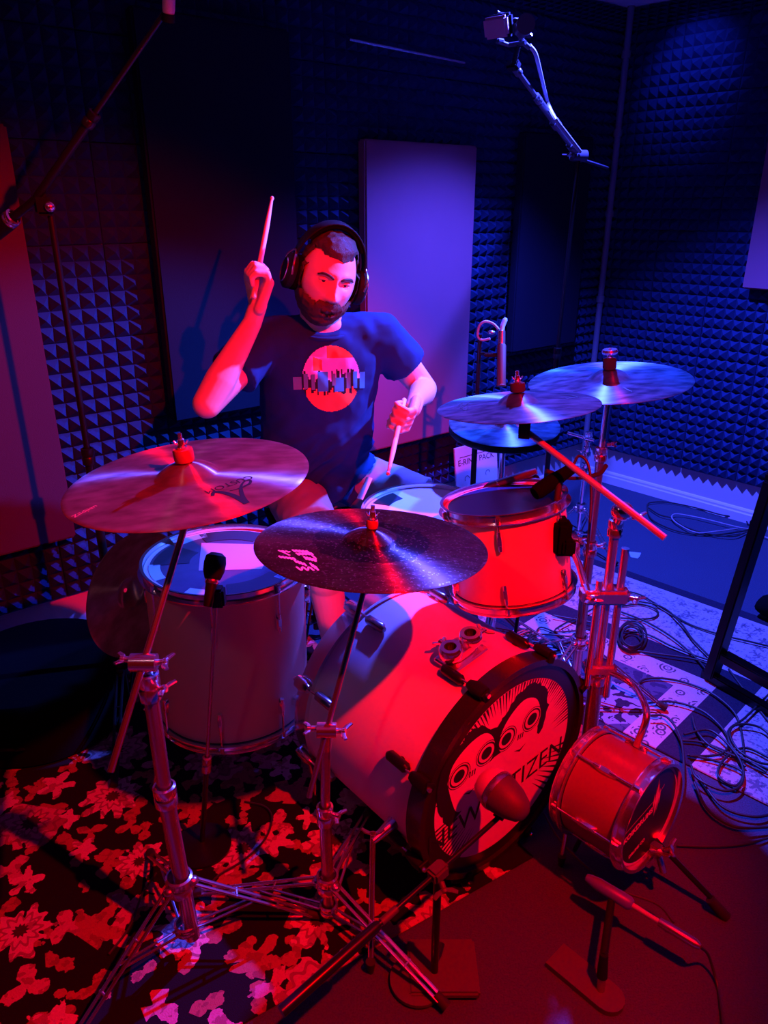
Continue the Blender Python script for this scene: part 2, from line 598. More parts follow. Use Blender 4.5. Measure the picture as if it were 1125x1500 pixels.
# pyramid foam tiles: one shared mesh, each tile an object of its own
TILE, NP = 0.3048, 6
def foam_tile_mesh():
    bm = bmesh.new()
    g = 0.0012
    lo, hi = g, TILE - g
    pitch = (hi - lo) / NP
    base, tip = 0.018, 0.05
    grid = [[bm.verts.new((lo + i * pitch, lo + j * pitch, base)) for j in range(NP + 1)] for i in range(NP + 1)]
    for i in range(NP):
        for j in range(NP):
            c = bm.verts.new((lo + (i + .5) * pitch, lo + (j + .5) * pitch, tip))
            q = [grid[i][j], grid[i + 1][j], grid[i + 1][j + 1], grid[i][j + 1]]
            for k in range(4):
                bm.faces.new([q[k], q[(k + 1) % 4], c])
    cs = [bm.verts.new((x, y, 0)) for x, y in ((lo, lo), (hi, lo), (hi, hi), (lo, hi))]
    edges = [[grid[i][0] for i in range(NP + 1)], [grid[NP][j] for j in range(NP + 1)],
             [grid[NP - i][NP] for i in range(NP + 1)], [grid[0][NP - j] for j in range(NP + 1)]]
    for k in range(4):
        bm.faces.new([cs[k], cs[(k + 1) % 4]] + edges[k][::-1])
    bmesh.ops.recalc_face_normals(bm, faces=bm.faces[:])
    me = bpy.data.meshes.new('foam_tile')
    bm.to_mesh(me)
    bm.free()
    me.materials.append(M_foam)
    return me

tile_me = foam_tile_mesh()
def lay_foam(wall, w, n_s, s0):
    e, n = (EB, NB) if w == 'b' else (ER, NR)
    for i in range(n_s):
        for j in range(8):
            z0 = FOAM_Z + j * TILE
            o = bpy.data.objects.new('foam_tile', tile_me)
            COL.objects.link(o)
            o.parent = wall
            x = e
            if w == 'b':           # keep local x, z and y right-handed: flip the run on the back wall
                x = -e
            p = CORNER + e * (s0 + (i + (1 if w == 'b' else 0)) * TILE) + V((0, 0, z0)) + n * random.uniform(0.0, 0.002)
            m = Matrix((x, V((0, 0, 1)), n)).transposed().to_4x4()
            m.translation = p - CORNER
            if z0 + TILE > CEIL:
                m = m @ Matrix.Diagonal((1, (CEIL - z0) / TILE, 1, 1))
            o.matrix_local = m
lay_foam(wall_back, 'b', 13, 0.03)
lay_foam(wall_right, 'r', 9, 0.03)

# baseboard of the right wall, in two stepped pieces, and of the back wall
def baseboard(name, w, length):
    e, n = (EB, NB) if w == 'b' else (ER, NR)
    mb = MB()
    prof = [(0, 0), (0.016, 0), (0.016, 0.045), (0.011, 0.052), (0.011, 0.062), (0.006, 0.070), (0, 0.074)]
    a, b = CORNER + e * 0.01, CORNER + e * length
    ra = [mb.bm.verts.new(a + n * d + V((0, 0, z))) for d, z in prof]
    rb = [mb.bm.verts.new(b + n * d + V((0, 0, z))) for d, z in prof]
    mb.loop_faces([ra, rb])
    return mb.build(name, M_trim, kind='structure', smooth=20)
baseboard('baseboard_right', 'r', 3.5)
baseboard('baseboard_back', 'b', 4.1)

# capped conduit running up the corner
mb = MB()
pc = CORNER + (NB + NR) * 0.062
mb.cyl(pc + V((0, 0, 0.0)), pc + V((0, 0, CEIL - 0.001)), 0.017, seg=14)
for px, py in ((903, 80), (898, 195), (887, 313), (876, 438)):
    z = at(px, py, y=pc.y).z
    mb.cyl(pc + V((0, 0, z - 0.016)), pc + V((0, 0, z + 0.016)), 0.023, seg=14)
mb.build('trim_1', mat('grey_conduit', (0.2, 0.2, 0.24), 0.4), kind='structure')
mb = MB()
mb.tube([wall_pt('b', 1.77, 2.118, 0.056), wall_pt('b', 1.17, 2.10, 0.056)], 0.006, 8)
mb.build('trim_2', M_chrome_worn, kind='structure')

# fabric panels hung on the foam
def wall_panel(name, w, s0, s1, z0, z1, m, label, thick=0.05):
    e, n = (EB, NB) if w == 'b' else (ER, NR)
    root = thing(name, label, 'acoustic panel', wall_pt(w, (s0 + s1) / 2, z0, 0.052))
    M = Matrix((e, V((0, 0, 1)), n)).transposed().to_4x4()
    M.translation = wall_pt(w, (s0 + s1) / 2, (z0 + z1) / 2, 0.052 + thick / 2)
    MB().box((0, 0, 0), (abs(s1 - s0), z1 - z0, thick), M, bevel=0.007).build('fabric_face', m, root, smooth=30)
    fm = MB()
    for sg in (-1, 1):
        fm.box((0, sg * (z1 - z0) * 0.42, -thick / 2 - 0.002), (abs(s1 - s0) * 0.8, 0.03, 0.004), M)
    fm.build('mounting_strip', M_black, root)
    return root
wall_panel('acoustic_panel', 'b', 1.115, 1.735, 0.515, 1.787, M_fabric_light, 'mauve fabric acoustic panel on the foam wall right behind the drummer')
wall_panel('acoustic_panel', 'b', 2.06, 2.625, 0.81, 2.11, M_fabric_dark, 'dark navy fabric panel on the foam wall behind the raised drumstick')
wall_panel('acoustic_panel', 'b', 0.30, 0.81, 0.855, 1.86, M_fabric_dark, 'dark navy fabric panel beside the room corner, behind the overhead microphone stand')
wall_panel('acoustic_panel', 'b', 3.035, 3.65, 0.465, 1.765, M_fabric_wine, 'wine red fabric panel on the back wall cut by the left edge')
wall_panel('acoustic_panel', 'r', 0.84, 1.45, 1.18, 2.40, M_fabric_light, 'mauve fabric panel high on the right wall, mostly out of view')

# rugs
def rug(name, c0, ex, ey, lx, ly, thick, m, label):
    """rug with its own axes so that the pattern follows its edges"""
    c = V(c0) + ex * lx / 2 + ey * ly / 2
    bm = bmesh.new()
    bmesh.ops.create_cube(bm, size=1)
    for v in bm.verts:
        v.co = V((v.co.x * lx, v.co.y * ly, (v.co.z + .5) * thick))
    bmesh.ops.bevel(bm, geom=[e for e in bm.edges], offset=thick * 0.35, segments=1, affect='EDGES')
    me = bpy.data.meshes.new(name)
    bm.to_mesh(me)
    bm.free()
    me.materials.append(m)
    o = bpy.data.objects.new(name, me)
    COL.objects.link(o)
    up = V((0, 0, 1))
    MM = Matrix((ex, up.cross(ex), up)).transposed().to_4x4()
    MM.translation = c
    o.matrix_world = MM
    tag(o, label, 'rug')
    return o
pd = V((0.706, -0.708, 0)); pq = V((-0.708, -0.706, 0))
rug('persian_rug', (0.90, 3.28, 0), pd, pq, 1.55, 1.05, 0.007, persian_mat(1.55, 1.05), 'cream and navy patterned rug under the cables on the right')
rug('persian_rug', V((0.90, 3.28, 0)) + pq * 1.053 + pd * .03, pd, pq, .80, .62, 0.007, persian_mat(.80, .62, .62, .62, .62), 'dark blue scroll-patterned rug under the drummer and hi-hat')
fd = V((0.845, 0.534, 0)); fq = V((-0.534, 0.845, 0))
rug('floral_rug', (-1.45, 0.288, 0), fd, fq, 2.17, 1.55, 0.006, floral_mat(), 'black rug with large cream and pink flowers at front left')
# ------------------------------------------------------------------ hardware builders
def wing_screw(root, p, d, m=None, size=0.022, name='wing_screw'):
    d = V(d).normalized()
    M = mframe(p, d)
    mb = MB()
    mb.lathe([(0, 0), (0.006, 0), (0.006, 0.012), (0.008, 0.014), (0.008, 0.02), (0, 0.022)], M, 10)
    for sg in (-1, 1):
        mb.tube([M @ V((sg * 0.004, 0, 0.016)), M @ V((sg * size * .6, 0, 0.019)), M @ V((sg * size, 0, 0.026))], [0.005, 0.006, 0.0045], 8, flat=0.5)
    return mb.build(name, m or M_chrome, root)

def collar(root, p, d, r, h=0.035, m=None, name='collar'):
    M = mframe(p, d)
    prof = [(r, -h / 2), (r + .005, -h / 2 + .002), (r + .0055, -.004), (r + .003, 0), (r + .0055, .004), (r + .005, h / 2 - .002), (r, h / 2)]
    return MB().lathe(prof, M, 20).build(name, m or M_chrome, root)

def tripod(root, base, hz, lz, reach, angs, m, tube_r=0.0125):
    base = V(base)
    for a in angs:
        d = V((math.cos(R(a)), math.sin(R(a)), 0))
        s = V((-d.y, d.x, 0))
        top = base + d * (tube_r + 0.012) + V((0, 0, hz))
        foot = base + d * reach + V((0, 0, 0.018))
        mb = MB()
        for sg in (-1, 1):
            mb.tube([top + s * sg * .009, foot + s * sg * .007], 0.0045, 8, flat=0.7)
        mb.ball(top, 0.013, (1, 1, .8), sub=2)
        for k in (0.35, 0.7):
            p = top.lerp(foot, k)
            mb.cyl(p - s * .012, p + s * .012, 0.003, seg=8)
        leg = mb.build('leg', m, root)
        MB().cyl(foot - d * .012 + V((0, 0, .004)), foot + d * .018 - V((0, 0, .008)), .010, .012, 12).build('rubber_foot', M_rubber, leg)
        mid = top.lerp(foot, 0.52)
        low = base + d * (tube_r + 0.008) + V((0, 0, lz))
        b = MB()
        for sg in (-1, 1):
            b.tube([low + s * sg * .008, mid + s * sg * .006], 0.0035, 8, flat=0.6)
        b.build('brace', m, root)
    collar(root, base + V((0, 0, hz)), (0, 0, 1), tube_r + 0.008, 0.045, m)
    collar(root, base + V((0, 0, lz)), (0, 0, 1), tube_r + 0.004, 0.025, m)

def pole(root, a, b, r, name, m):
    return MB().cyl(a, b, r, seg=18).build(name, m, root)

def cymbal_top(root, C, n, Rc, felt_m, fr=0.02, fh=0.022, wing=True):
    """rod, sleeve, lower felt and top felt with wing nut above a cymbal"""
    n = V(n).normalized()
    M = mframe(C, n)
    top = 0.036
    MB().cyl(M @ V((0, 0, -0.035)), M @ V((0, 0, top + fh + .03)), 0.004, seg=10).build('threaded_rod', M_chrome, root)
    MB().lathe([(0.0045, top + .0005), (fr * .93, top + .0005), (fr, top + .004), (fr, top + fh - .004), (fr * .93, top + fh), (0.0045, top + fh)], M, 24).build('felt', felt_m, root)
    MB().lathe([(0.005, -.012), (0.018, -.012), (0.02, -.004), (0.02, .012), (0.017, .0175), (0.005, .0175)], M, 20).build('lower_felt', felt_m, root)
    z = top + fh
    mb = MB()
    mb.lathe([(0.0042, z), (0.009, z), (0.0095, z + .004), (0.007, z + .008), (0.0065, z + .018), (0.0042, z + .02)], M, 14)
    if wing:
        for sg in (-1, 1):
            mb.tube([M @ V((sg * .005, 0, z + .008)), M @ V((sg * .010, 0, z + .011)), M @ V((sg * .013, 0, z + .016))], [.0035, .004, .003], 8, flat=.5)
    else:
        mb.lathe([(0.0042, z + .012), (0.021, z + .014), (0.023, z + .020), (0.020, z + .026), (0.0042, z + .026)], M, 18)
    mb.build('wing_nut', M_chrome, root)

def cymbal_profile(Rc):
    rb = Rc * 0.26
    bow = Rc * 0.045
    hb = 0.024
    def f(r):
        if r < rb:
            u = r / rb
            return bow + hb * (1 - u ** 2.2) if r > 0.012 else bow + hb * (1 - (0.012 / rb) ** 2.2)
        return bow * (1 - ((r - rb) / (Rc - rb)) ** 1.5)
    return f

def cymbal(name, label, C, n, Rc, m, group=None, cat='cymbal'):
    n = V(n).normalized()
    root = thing(name, label, cat, C, group)
    M = mframe(C, n)
    f = cymbal_profile(Rc)
    rs = [0.0062] + [Rc * .26 * k / 9 for k in range(2, 10)] + [Rc * (.26 + .74 * k / 16) for k in range(1, 17)]
    top = [(r, f(r) + .0006) for r in rs] + [(Rc + .0005, 0)]
    bot = [(r, f(r) - .0008) for r in rs[::-1]]
    MB().lathe(top + bot, M, 120, wrap=True).build('bronze_disc', m, root, smooth=50)
    root['_R'] = Rc
    return root, M, f

def drape(M, f, lift=0.0012):
    def g(x, y):
        return M @ V((x, y, f(math.hypot(x, y)) + lift))
    return g

def lug(root, p, out, axis, L=0.06, m=None):
    """p on the shell, out = outward normal, axis = shell axis"""
    out, axis = V(out).normalized(), V(axis).normalized()
    side = axis.cross(out)
    M = Matrix((side, axis, out)).transposed().to_4x4()
    M.translation = V(p)
    mb = MB()
    mb.loft([((M @ V((0, 0, -.001))), side * .008, axis * L * .5), (M @ V((0, 0, .006)), side * .0075, axis * L * .46), (M @ V((0, 0, .012)), side * .005, axis * L * .36)], 16, 3)
    for sg in (-1, 1):
        mb.cyl(M @ V((0, sg * L * .22, .008)), M @ V((0, sg * L * .5, .009)), .0055, .0045, 10)
    return mb.build('lug', m or M_chrome, root)

def rod(root, a, b, m=None):
    a, b = V(a), V(b)
    d = (b - a).normalized()
    mb = MB()
    mb.cyl(a, b, .003, seg=8)
    mb.cyl(b - d * .006, b + d * .008, .0055, seg=8)
    return mb.build('tension_rod', m or M_chrome, root)

def metal_hoop(root, M, r, z, up=1, name='hoop', m=None):
    """triple-flanged hoop whose flange opens away from the shell"""
    u = up
    prof = [(r + .001, z - u * .012), (r + .014, z - u * .013), (r + .0145, z - u * .010), (r + .003, z - u * .008), (r + .003, z + u * .009), (r + .009, z + u * .011), (r + .0085, z + u * .013), (r + .001, z + u * .0115)]
    return MB().lathe(prof, M, 72, wrap=True).build(name, m or M_chrome, root)

def tom(name, label, c_top, n, r, depth, nl, shell_m, head_m, cat='drum', start=0.0, lugs2=True, bottom_head=True):
    """drum with its axis along n, c_top the middle of the top head"""
    n = V(n).normalized()
    root = thing(name, label, cat, V(c_top) - n * depth)
    M = mframe(c_top, n)
    MB().lathe([(r, -.014), (r, -depth + .014), (r - .006, -depth + .012), (r - .006, -.012)], M, 72, wrap=True).build('shell', shell_m, root)
    MB().lathe([(0, .001), (r * .5, .001), (r * .93, .001)], M, 72).build('batter_head', head_m, root)
    MB().lathe([(r * .93, .001), (r - .002, .0), (r + .001, -.004), (r + .002, -.013), (r + .0002, -.0135)], M, 72).build('head_collar', M_head_ring, root)
    if bottom_head:
        MB().lathe([(0, -depth - .001), (r - .002, -depth), (r + .002, -depth + .006), (r + .002, -depth + .013)], M, 72).build('resonant_head', M_head_clear, root)
    metal_hoop(root, M, r, .001, 1)
    metal_hoop(root, M, r, -depth - .001, -1)
    for k in range(nl):
        a = start + 2 * math.pi * k / nl
        o = (M.to_3x3() @ V((math.cos(a), math.sin(a), 0)))
        if lugs2:
            lug(root, M @ V((r * math.cos(a), r * math.sin(a), -depth * .22)), o, n, .05)
            lug(root, M @ V((r * math.cos(a), r * math.sin(a), -depth * .80)), o, n, .05)
        else:
            lug(root, M @ V((r * math.cos(a), r * math.sin(a), -depth * .5)), o, n, .06)
        q = r + .0085
        z1 = -depth * .22 if lugs2 else -depth * .5
        z2 = -depth * .80 if lugs2 else -depth * .5
        rod(root, M @ V((q * math.cos(a), q * math.sin(a), z1 + .018)), M @ V((q * math.cos(a), q * math.sin(a), -.002)))
        rod(root, M @ V((q * math.cos(a), q * math.sin(a), z2 - .018)), M @ V((q * math.cos(a), q * math.sin(a), -depth + .002)))
    return root, M

def head_patch(root, M, a, r0, r1, half, m, name='tape_patch'):
    mb = MB()
    pts = []
    for k in range(5):
        t = a + half * (k / 2 - 1)
        pts.append(M @ V((r0 * math.cos(t), r0 * math.sin(t), .0016)))
    for k in range(5):
        t = a - half * (k / 2 - 1)
        pts.append(M @ V((r1 * math.cos(t), r1 * math.sin(t), .0016)))
    mb.prism(pts, M.to_3x3() @ V((0, 0, .0008)))
    return mb.build(name, m, root)

# ------------------------------------------------------------------ bass drum
BF, BAZ, BEL = V((0.298, 1.426, 0.300)), R(40.6), R(-2)
bn = V((math.sin(BAZ) * math.cos(BEL), -math.cos(BAZ) * math.cos(BEL), math.sin(BEL)))
bx = V((0, 0, 1)).cross(bn).normalized()
by = bn.cross(bx)
BM = Matrix((bx, by, bn)).transposed().to_4x4()
BM.translation = BF
RB, DB = 0.279, 0.40
bass = thing('bass_drum', 'cream bass drum lying on its side with printed front head', 'drum', V((BF.x - bn.x * .2, BF.y - bn.y * .2, 0)))
MB().lathe([(RB, -.045), (RB, -DB - .03), (RB - .007, -DB - .03), (RB - .007, -.045)], BM, 96, wrap=True).build('shell', M_shell, bass)
for z0 in (0.0, -DB - .075 + .045):
    MB().lathe([(RB + .012, z0), (RB + .012, z0 - .045), (RB + .002, z0 - .045), (RB + .002, z0 - .012), (RB - .004, z0 - .012), (RB - .004, z0)], BM, 96, wrap=True).build('hoop', M_hoop if z0 == 0 else M_chrome, bass)
MB().lathe([(0, -.010), (RB * .5, -.010), (RB - .003, -.010), (RB + .003, -.02), (RB + .0015, -.046)], BM, 96).build('front_head', M_head_black, bass)
MB().lathe([(0, -DB - .062), (RB - .003, -DB - .062), (RB + .002, -DB - .03)], BM, 96).build('batter_head', M_head_white, bass)
def bp(x, y, lift=0.0):
    return BM @ V((x, y, -.0095 + lift))
# print: cream disc, black rays, two masked faces, lettering
MB().lathe([(0, -.0093), (.12, -.0093), (.238, -.0093)], BM, 96).build('printed_disc', M_print_cream, bass, smooth=0)
mb = MB()
random.seed(3)
for k in range(64):
    a = R(8 + k * 2.62)
    r0 = random.uniform(.168, .205)
    wd = random.uniform(.0018, .0038)
    d = V((math.cos(a), math.sin(a)))
    s = V((-d.y, d.x))
    if 0.30 < a / math.pi * 1 < 0.42:
        r0 += 0.015
    a0, a1 = d * r0, d * .2375
    mb.bm.faces.new([mb.bm.verts.new(bp(q.x, q.y, .0006)) for q in (a0, a1 - s * wd, a1 + s * wd)])
for k in range(22):
    a = R(-12 - k * 4.1) if k < 9 else R(192 + (k - 9) * 3.4)
    d = V((math.cos(a), math.sin(a)))
    s = V((-d.y, d.x))
    a0, a1 = d * random.uniform(.15, .175), d * .2375
    mb.bm.faces.new([mb.bm.verts.new(bp(q.x, q.y, .0006)) for q in (a0, a1 - s * .0035, a1 + s * .0035)])
mb.build('print_rays', M_print_black, bass, smooth=0, kind='stuff')
def blob(mb, pts, lift, n=4, jag=0.0):
    P = smooth_path([V((x, y, 0)) for x, y in pts + [pts[0]]], n)[:-1]
    if jag:
        P = [p + V((random.uniform(-jag, jag), random.uniform(-jag, jag), 0)) for p in P]
    f = mb.bm.faces.new([mb.bm.verts.new(bp(p.x, p.y, lift)) for p in P])
    bmesh.ops.triangulate(mb.bm, faces=[f])
mb = MB()   # ragged black hair and shadow around the two faces
blob(mb, [(-.225, .00), (-.235, .06), (-.222, .13), (-.175, .165), (-.12, .185), (-.06, .155), (-.03, .165), (.01, .205), (.07, .215), (.125, .175), (.14, .10), (.118, .04), (.09, .08), (-.05, .06), (-.10, .02), (-.165, -.05), (-.20, -.045)], .0008, 5, .005)
mb.build('print_hair', M_print_black, bass, smooth=0)
mb = MB()
blob(mb, [(-.205, .075), (-.19, .12), (-.145, .150), (-.095, .156), (-.062, .128), (-.052, .085), (-.075, .045), (-.11, .02), (-.135, -.03), (-.165, -.032), (-.185, .01)], .0012)
blob(mb, [(-.04, .085), (-.032, .125), (-.005, .16), (.04, .182), (.085, .165), (.108, .125), (.112, .09), (.092, .045), (.06, .012), (.035, .0), (.0, .02)], .0012)
mb.build('print_faces', M_print_cream, bass, smooth=0)
def ring2(mb, cx, cy, r0, r1, lift, n=28):
    a = [mb.bm.verts.new(bp(cx + r0 * math.cos(2 * math.pi * k / n), cy + r0 * math.sin(2 * math.pi * k / n) * .95, lift)) for k in range(n)] if r0 else None
    b = [mb.bm.verts.new(bp(cx + r1 * math.cos(2 * math.pi * k / n), cy + r1 * math.sin(2 * math.pi * k / n) * .95, lift)) for k in range(n)]
    if a:
        mb.loop_faces([a, b], True, False, False)
    else:
        mb.bm.faces.new(b)
mb = MB()
for ex, ey in ((-.168, .076), (-.080, .092), (-.012, .096), (.080, .107)):
    ring2(mb, ex, ey, 0, .0175, .0017)
    ring2(mb, ex, ey, .026, .0305, .0017)
    ring2(mb, ex, ey, .034, .036, .0017)
for cx, cy in ((-.125, .055), (.04, .072)):
    for k in range(3):
        mb.prism([bp(cx - .010 + k * .008, cy - .004, .0016), bp(cx - .006 + k * .008, cy - .004, .0016), bp(cx - .004 + k * .008, cy + .012, .0016), bp(cx - .008 + k * .008, cy + .012, .0016)], bn * .0002)
for q in ([(-.150, .012), (-.128, .005), (-.108, .012), (-.128, -.001)], [(.022, .040), (.045, .034), (.068, .043), (.045, .027)]):
    mb.bm.faces.new([mb.bm.verts.new(bp(x, y, .0017)) for x, y in q])
mb.build('print_goggles', M_print_black, bass, smooth=0)
mb = MB()
ca, sa = math.cos(R(4)), math.sin(R(4))
put_text(mb, 'NEW CITIZEN', .078, lambda x, y: bp(-.012 + (x * ca - y * sa) * .98, -.093 + (x * sa + y * ca) * 1.05, .0014))
mb.build('print_lettering', M_print_black, bass, smooth=0)
# claws, tension rods and tom mount
for k in range(8):
    a = R(22.5 + 45 * k)
    o3 = V((math.cos(a), math.sin(a), 0))
    ow = BM.to_3x3() @ o3
    for zf, zs, sg in ((.0, -.10, 1), (-DB - .075 + .0, -DB + .03, -1)):
        q = .012 + RB + .010
        cl = MB()
        cm = BM @ (o3 * q + V((0, 0, zf - sg * .018)))
        sd = bn.cross(ow)
        cl.loft([(cm - bn * sg * .03, sd * .010, ow * .008), (cm - bn * sg * .01, sd * .017, ow * .011), (cm + bn * sg * .018, sd * .016, ow * .010)], 14, 3)
        p2 = BM @ (o3 * (RB + .004) + V((0, 0, zf + sg * .003)))
        cl.loft([(BM @ (o3 * (q + .006) + V((0, 0, zf + sg * .001))), sd * .013, bn * .004), (p2, sd * .010, bn * .004)], 12, 3)
        cl.build('claw', M_black if zf == 0 else M_chrome, bass)
        rod(bass, BM @ (o3 * (RB + .018) + V((0, 0, zs))), BM @ (o3 * q + V((0, 0, zf + sg * .004))), M_chrome)
        pz = zs
        lg = MB()
        c0 = BM @ (o3 * (RB + .001) + V((0, 0, pz)))
        lg.loft([(c0 - bn * .034 + ow * .012, sd * .006, ow * .007), (c0 - bn * .026 + ow * .013, sd * .012, ow * .012), (c0 + bn * .026 + ow * .013, sd * .012, ow * .012), (c0 + bn * .034 + ow * .012, sd * .006, ow * .007)], 16, 2.4)
        lg.cyl(c0 - ow * .001, c0 + ow * .008, .010, seg=12)
        lg.build('lug', M_chrome_worn if zf else M_black_metal, bass)
# twin-hole tom bracket on top of the shell
a = math.atan2(by.z, bx.z)
p_br = on_plane(676, 958, V((0, 0, .585)), V((0, 0, 1)))
loc = BM.inverted() @ p_br
ang = math.atan2(loc.y, loc.x)
o3 = V((math.cos(ang), math.sin(ang), 0))
ow = BM.to_3x3() @ o3
sd = bn.cross(ow).normalized()
BR = (Matrix((bn, -sd, ow)).transposed() * 1.25).to_4x4()
BR.translation = BM @ (o3 * RB + V((0, 0, loc.z)))
mb = MB()
mb.box((0, 0, .004), (.058, .092, .008), BR, .003)
mb.loft([(BR @ V((0, 0, .008)), bn * .024, sd * .042), (BR @ V((0, 0, .024)), bn * .020, sd * .037)], 20, 4)
for yy in (-.026, .026):
    MBc = BR @ Matrix.Translation((0, yy, 0))
    mb.lathe([(.0105, .018), (.021, .018), (.022, .022), (.022, .036), (.019, .040), (.0115, .040), (.0105, .036)], MBc, 24, wrap=True)
br = mb.build('tom_bracket', M_chrome, bass)
for yy in (-.026, .026):
    MB().lathe([(0, .026), (.0105, .026), (.0105, .0385)], BR @ Matrix.Translation((0, yy, 0)), 20).build('bracket_hole', M_print_black, br)
wing_screw(br, BR @ V((0, .048, .022)), -sd, size=.026)
wing_screw(br, BR @ V((-.018, -.02, .028)), -bn, size=.02)
MB().lathe([(0, .001), (.006, .001), (.006, -.001)], Matrix.Translation(on_plane(642, 936, V((0, 0, .575)), V((0, 0, 1)))) @ BR.to_3x3().to_4x4(), 12).build('air_vent', M_chrome, bass)
# spurs
def spur(px_top, px_foot, zt):
    p1 = at(*px_foot, z=.012)
    t0 = at(*px_top, z=zt)
    mb = MB()
    mb.cyl(t0, p1, .0065, seg=12)
    s = mb.build('spur_leg', M_chrome, bass)
    MB().cyl(p1 + V((0, 0, .02)), p1 - V((0, 0, .0115)), .011, .007, 12).build('rubber_foot', M_rubber, s)
    wing_screw(s, t0 + V((0, 0, .0)), (t0 - p1).normalized(), M_chrome, .026)
    q = BM.inverted() @ t0
    an = math.atan2(q.y, q.x)
    e = BM @ V((RB * math.cos(an), RB * math.sin(an), max(q.z, -DB)))
    MB().tube([t0, t0.lerp(e, .5), e], [.009, .012, .017], 12).build('spur_bracket', M_chrome, bass)
spur((546, 1232), (543, 1418), .215)
spur((836, 1175), (822, 1262), .16)

# ------------------------------------------------------------------ rack tom, floor tom, snare, mini drum
rtC, rtN = V((0.303, 1.772, 0.856)), V((-0.15, 0.10, 1))
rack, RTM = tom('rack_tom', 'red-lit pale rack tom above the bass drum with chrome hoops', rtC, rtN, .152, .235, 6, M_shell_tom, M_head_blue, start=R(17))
ftC = V((-0.409, 1.744, 0.70))
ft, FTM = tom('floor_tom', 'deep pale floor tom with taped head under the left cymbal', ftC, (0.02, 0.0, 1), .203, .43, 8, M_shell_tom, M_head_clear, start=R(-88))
for a_, r0_, r1_, h_ in ((95, .13, .19, .50), (172, .09, .18, .36), (-52, .135, .19, .45), (20, .14, .19, .3)):
    head_patch(ft, FTM, R(a_), r0_, r1_, h_, M_tape)
mq = MB()  # pink patch of light on the head, painted as a thin sheet
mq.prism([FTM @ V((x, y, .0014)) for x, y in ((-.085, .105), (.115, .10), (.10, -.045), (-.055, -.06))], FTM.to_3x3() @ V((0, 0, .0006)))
mq.build('painted_light_patch', M_light_patch, ft)
for a_, m_ in ((132, M_tape_blue), (205, M_tape_blue), (-18, M_tape_blue), (-95, M_tape_blue)):
    head_patch(ft, FTM, R(a_), .162, .19, .25, m_, 'pale_tape')
for a in (-150, -28, 85):
    d = V((math.cos(R(a)), math.sin(R(a)), 0))
    o = ftC + d * (.203 + .016)
    L = MB()
    L.tube([V((o.x, o.y, .42)), V((o.x, o.y, .20)), V((o.x + d.x * .03, o.y + d.y * .03, .09)), V((o.x + d.x * .03, o.y + d.y * .03, .012))], .005, 10)
    lg = L.build('leg', M_chrome, ft)
    MB().cyl((o.x + d.x * .03, o.y + d.y * .03, .006), (o.x + d.x * .03, o.y + d.y * .03, .04), .011, .008, 12).build('rubber_foot', M_rubber, lg)
    br_ = MB()
    br_.box((0, 0, 0), (.03, .026, .05), mframe(V((ftC.x, ftC.y, .34)) + d * .216, d), .004)
    b2 = br_.build('leg_bracket', M_chrome, ft)
    wing_screw(b2, V((ftC.x, ftC.y, .34)) + d * .226, d, size=.016)

snC = V((0.118, 2.084, 0.70))
sn, SNM = tom('snare_drum', 'shallow snare drum with white coated head before the drummer', snC, (-.03, -.05, 1), .178, .14, 10, M_chrome_worn, M_head_white, lugs2=False, start=.2)
head_patch(sn, SNM, R(140), .11, .165, .30, M_tape)
head_patch(sn, SNM, R(25), .115, .168, .22, M_tape)

MDF, MAZ, MEL = V((0.606, 1.328, 0.256)), R(41.5), R(1.8)
mn = V((math.sin(MAZ) * math.cos(MEL), -math.cos(MAZ) * math.cos(MEL), math.sin(MEL)))
mini, MDM = tom('mini_drum', 'small maroon drum set on its side with black lettered head', MDF, mn, .125, .165, 6, M_mini, M_head_black, start=R(60), lugs2=False)
X, Y, Zm = frame(mn)
def mp(x, y, lift=.0016):
    return MDM @ V((x, y, lift))
def line2(mb, a, b, w, fn):
    a, b = V(a), V(b)
    s = V((-(b - a).y, (b - a).x)).normalized() * w
    mb.bm.faces.new([mb.bm.verts.new(fn(q.x, q.y)) for q in (a - s, b - s, b + s, a + s)])
mb = MB()
ta = math.atan2(.023, .125)
def mtxt(cx, cy, sx=1.0):
    return lambda x, y: mp(cx + x * sx * math.cos(ta) - y * math.sin(ta), cy + x * sx * math.sin(ta) + y * math.cos(ta))
put_text(mb, 'KOIKDRUMS', .021, mtxt(-.045, -.006), .0009)
mb.build('lettering', M_print_red, mini, smooth=0)
mb = MB()
put_text(mb, 'DRUMS CO', .013, mtxt(-.040, -.072), .0006)
mb.build('small_lettering', M_print_red, mini, smooth=0)
mb = MB()
line2(mb, (-.118, .010), (.010, .034), .0007, mp)
for dx, y0, y1 in ((-.012, .005, .055), (-.005, -.016, .072), (.0, -.01, .09), (.005, -.005, .075), (.011, .012, .058)):
    xm = .026 + dx
    ym = (y0 + y1) / 2
    mb.bm.faces.new([mb.bm.verts.new(mp(*q)) for q in ((xm, y0), (xm + .0032, ym), (xm, y1), (xm - .0032, ym))])
line2(mb, (.03, .04), (.055, .058), .0006, mp)
mb.build('head_emblem', M_print_red, mini, smooth=0)
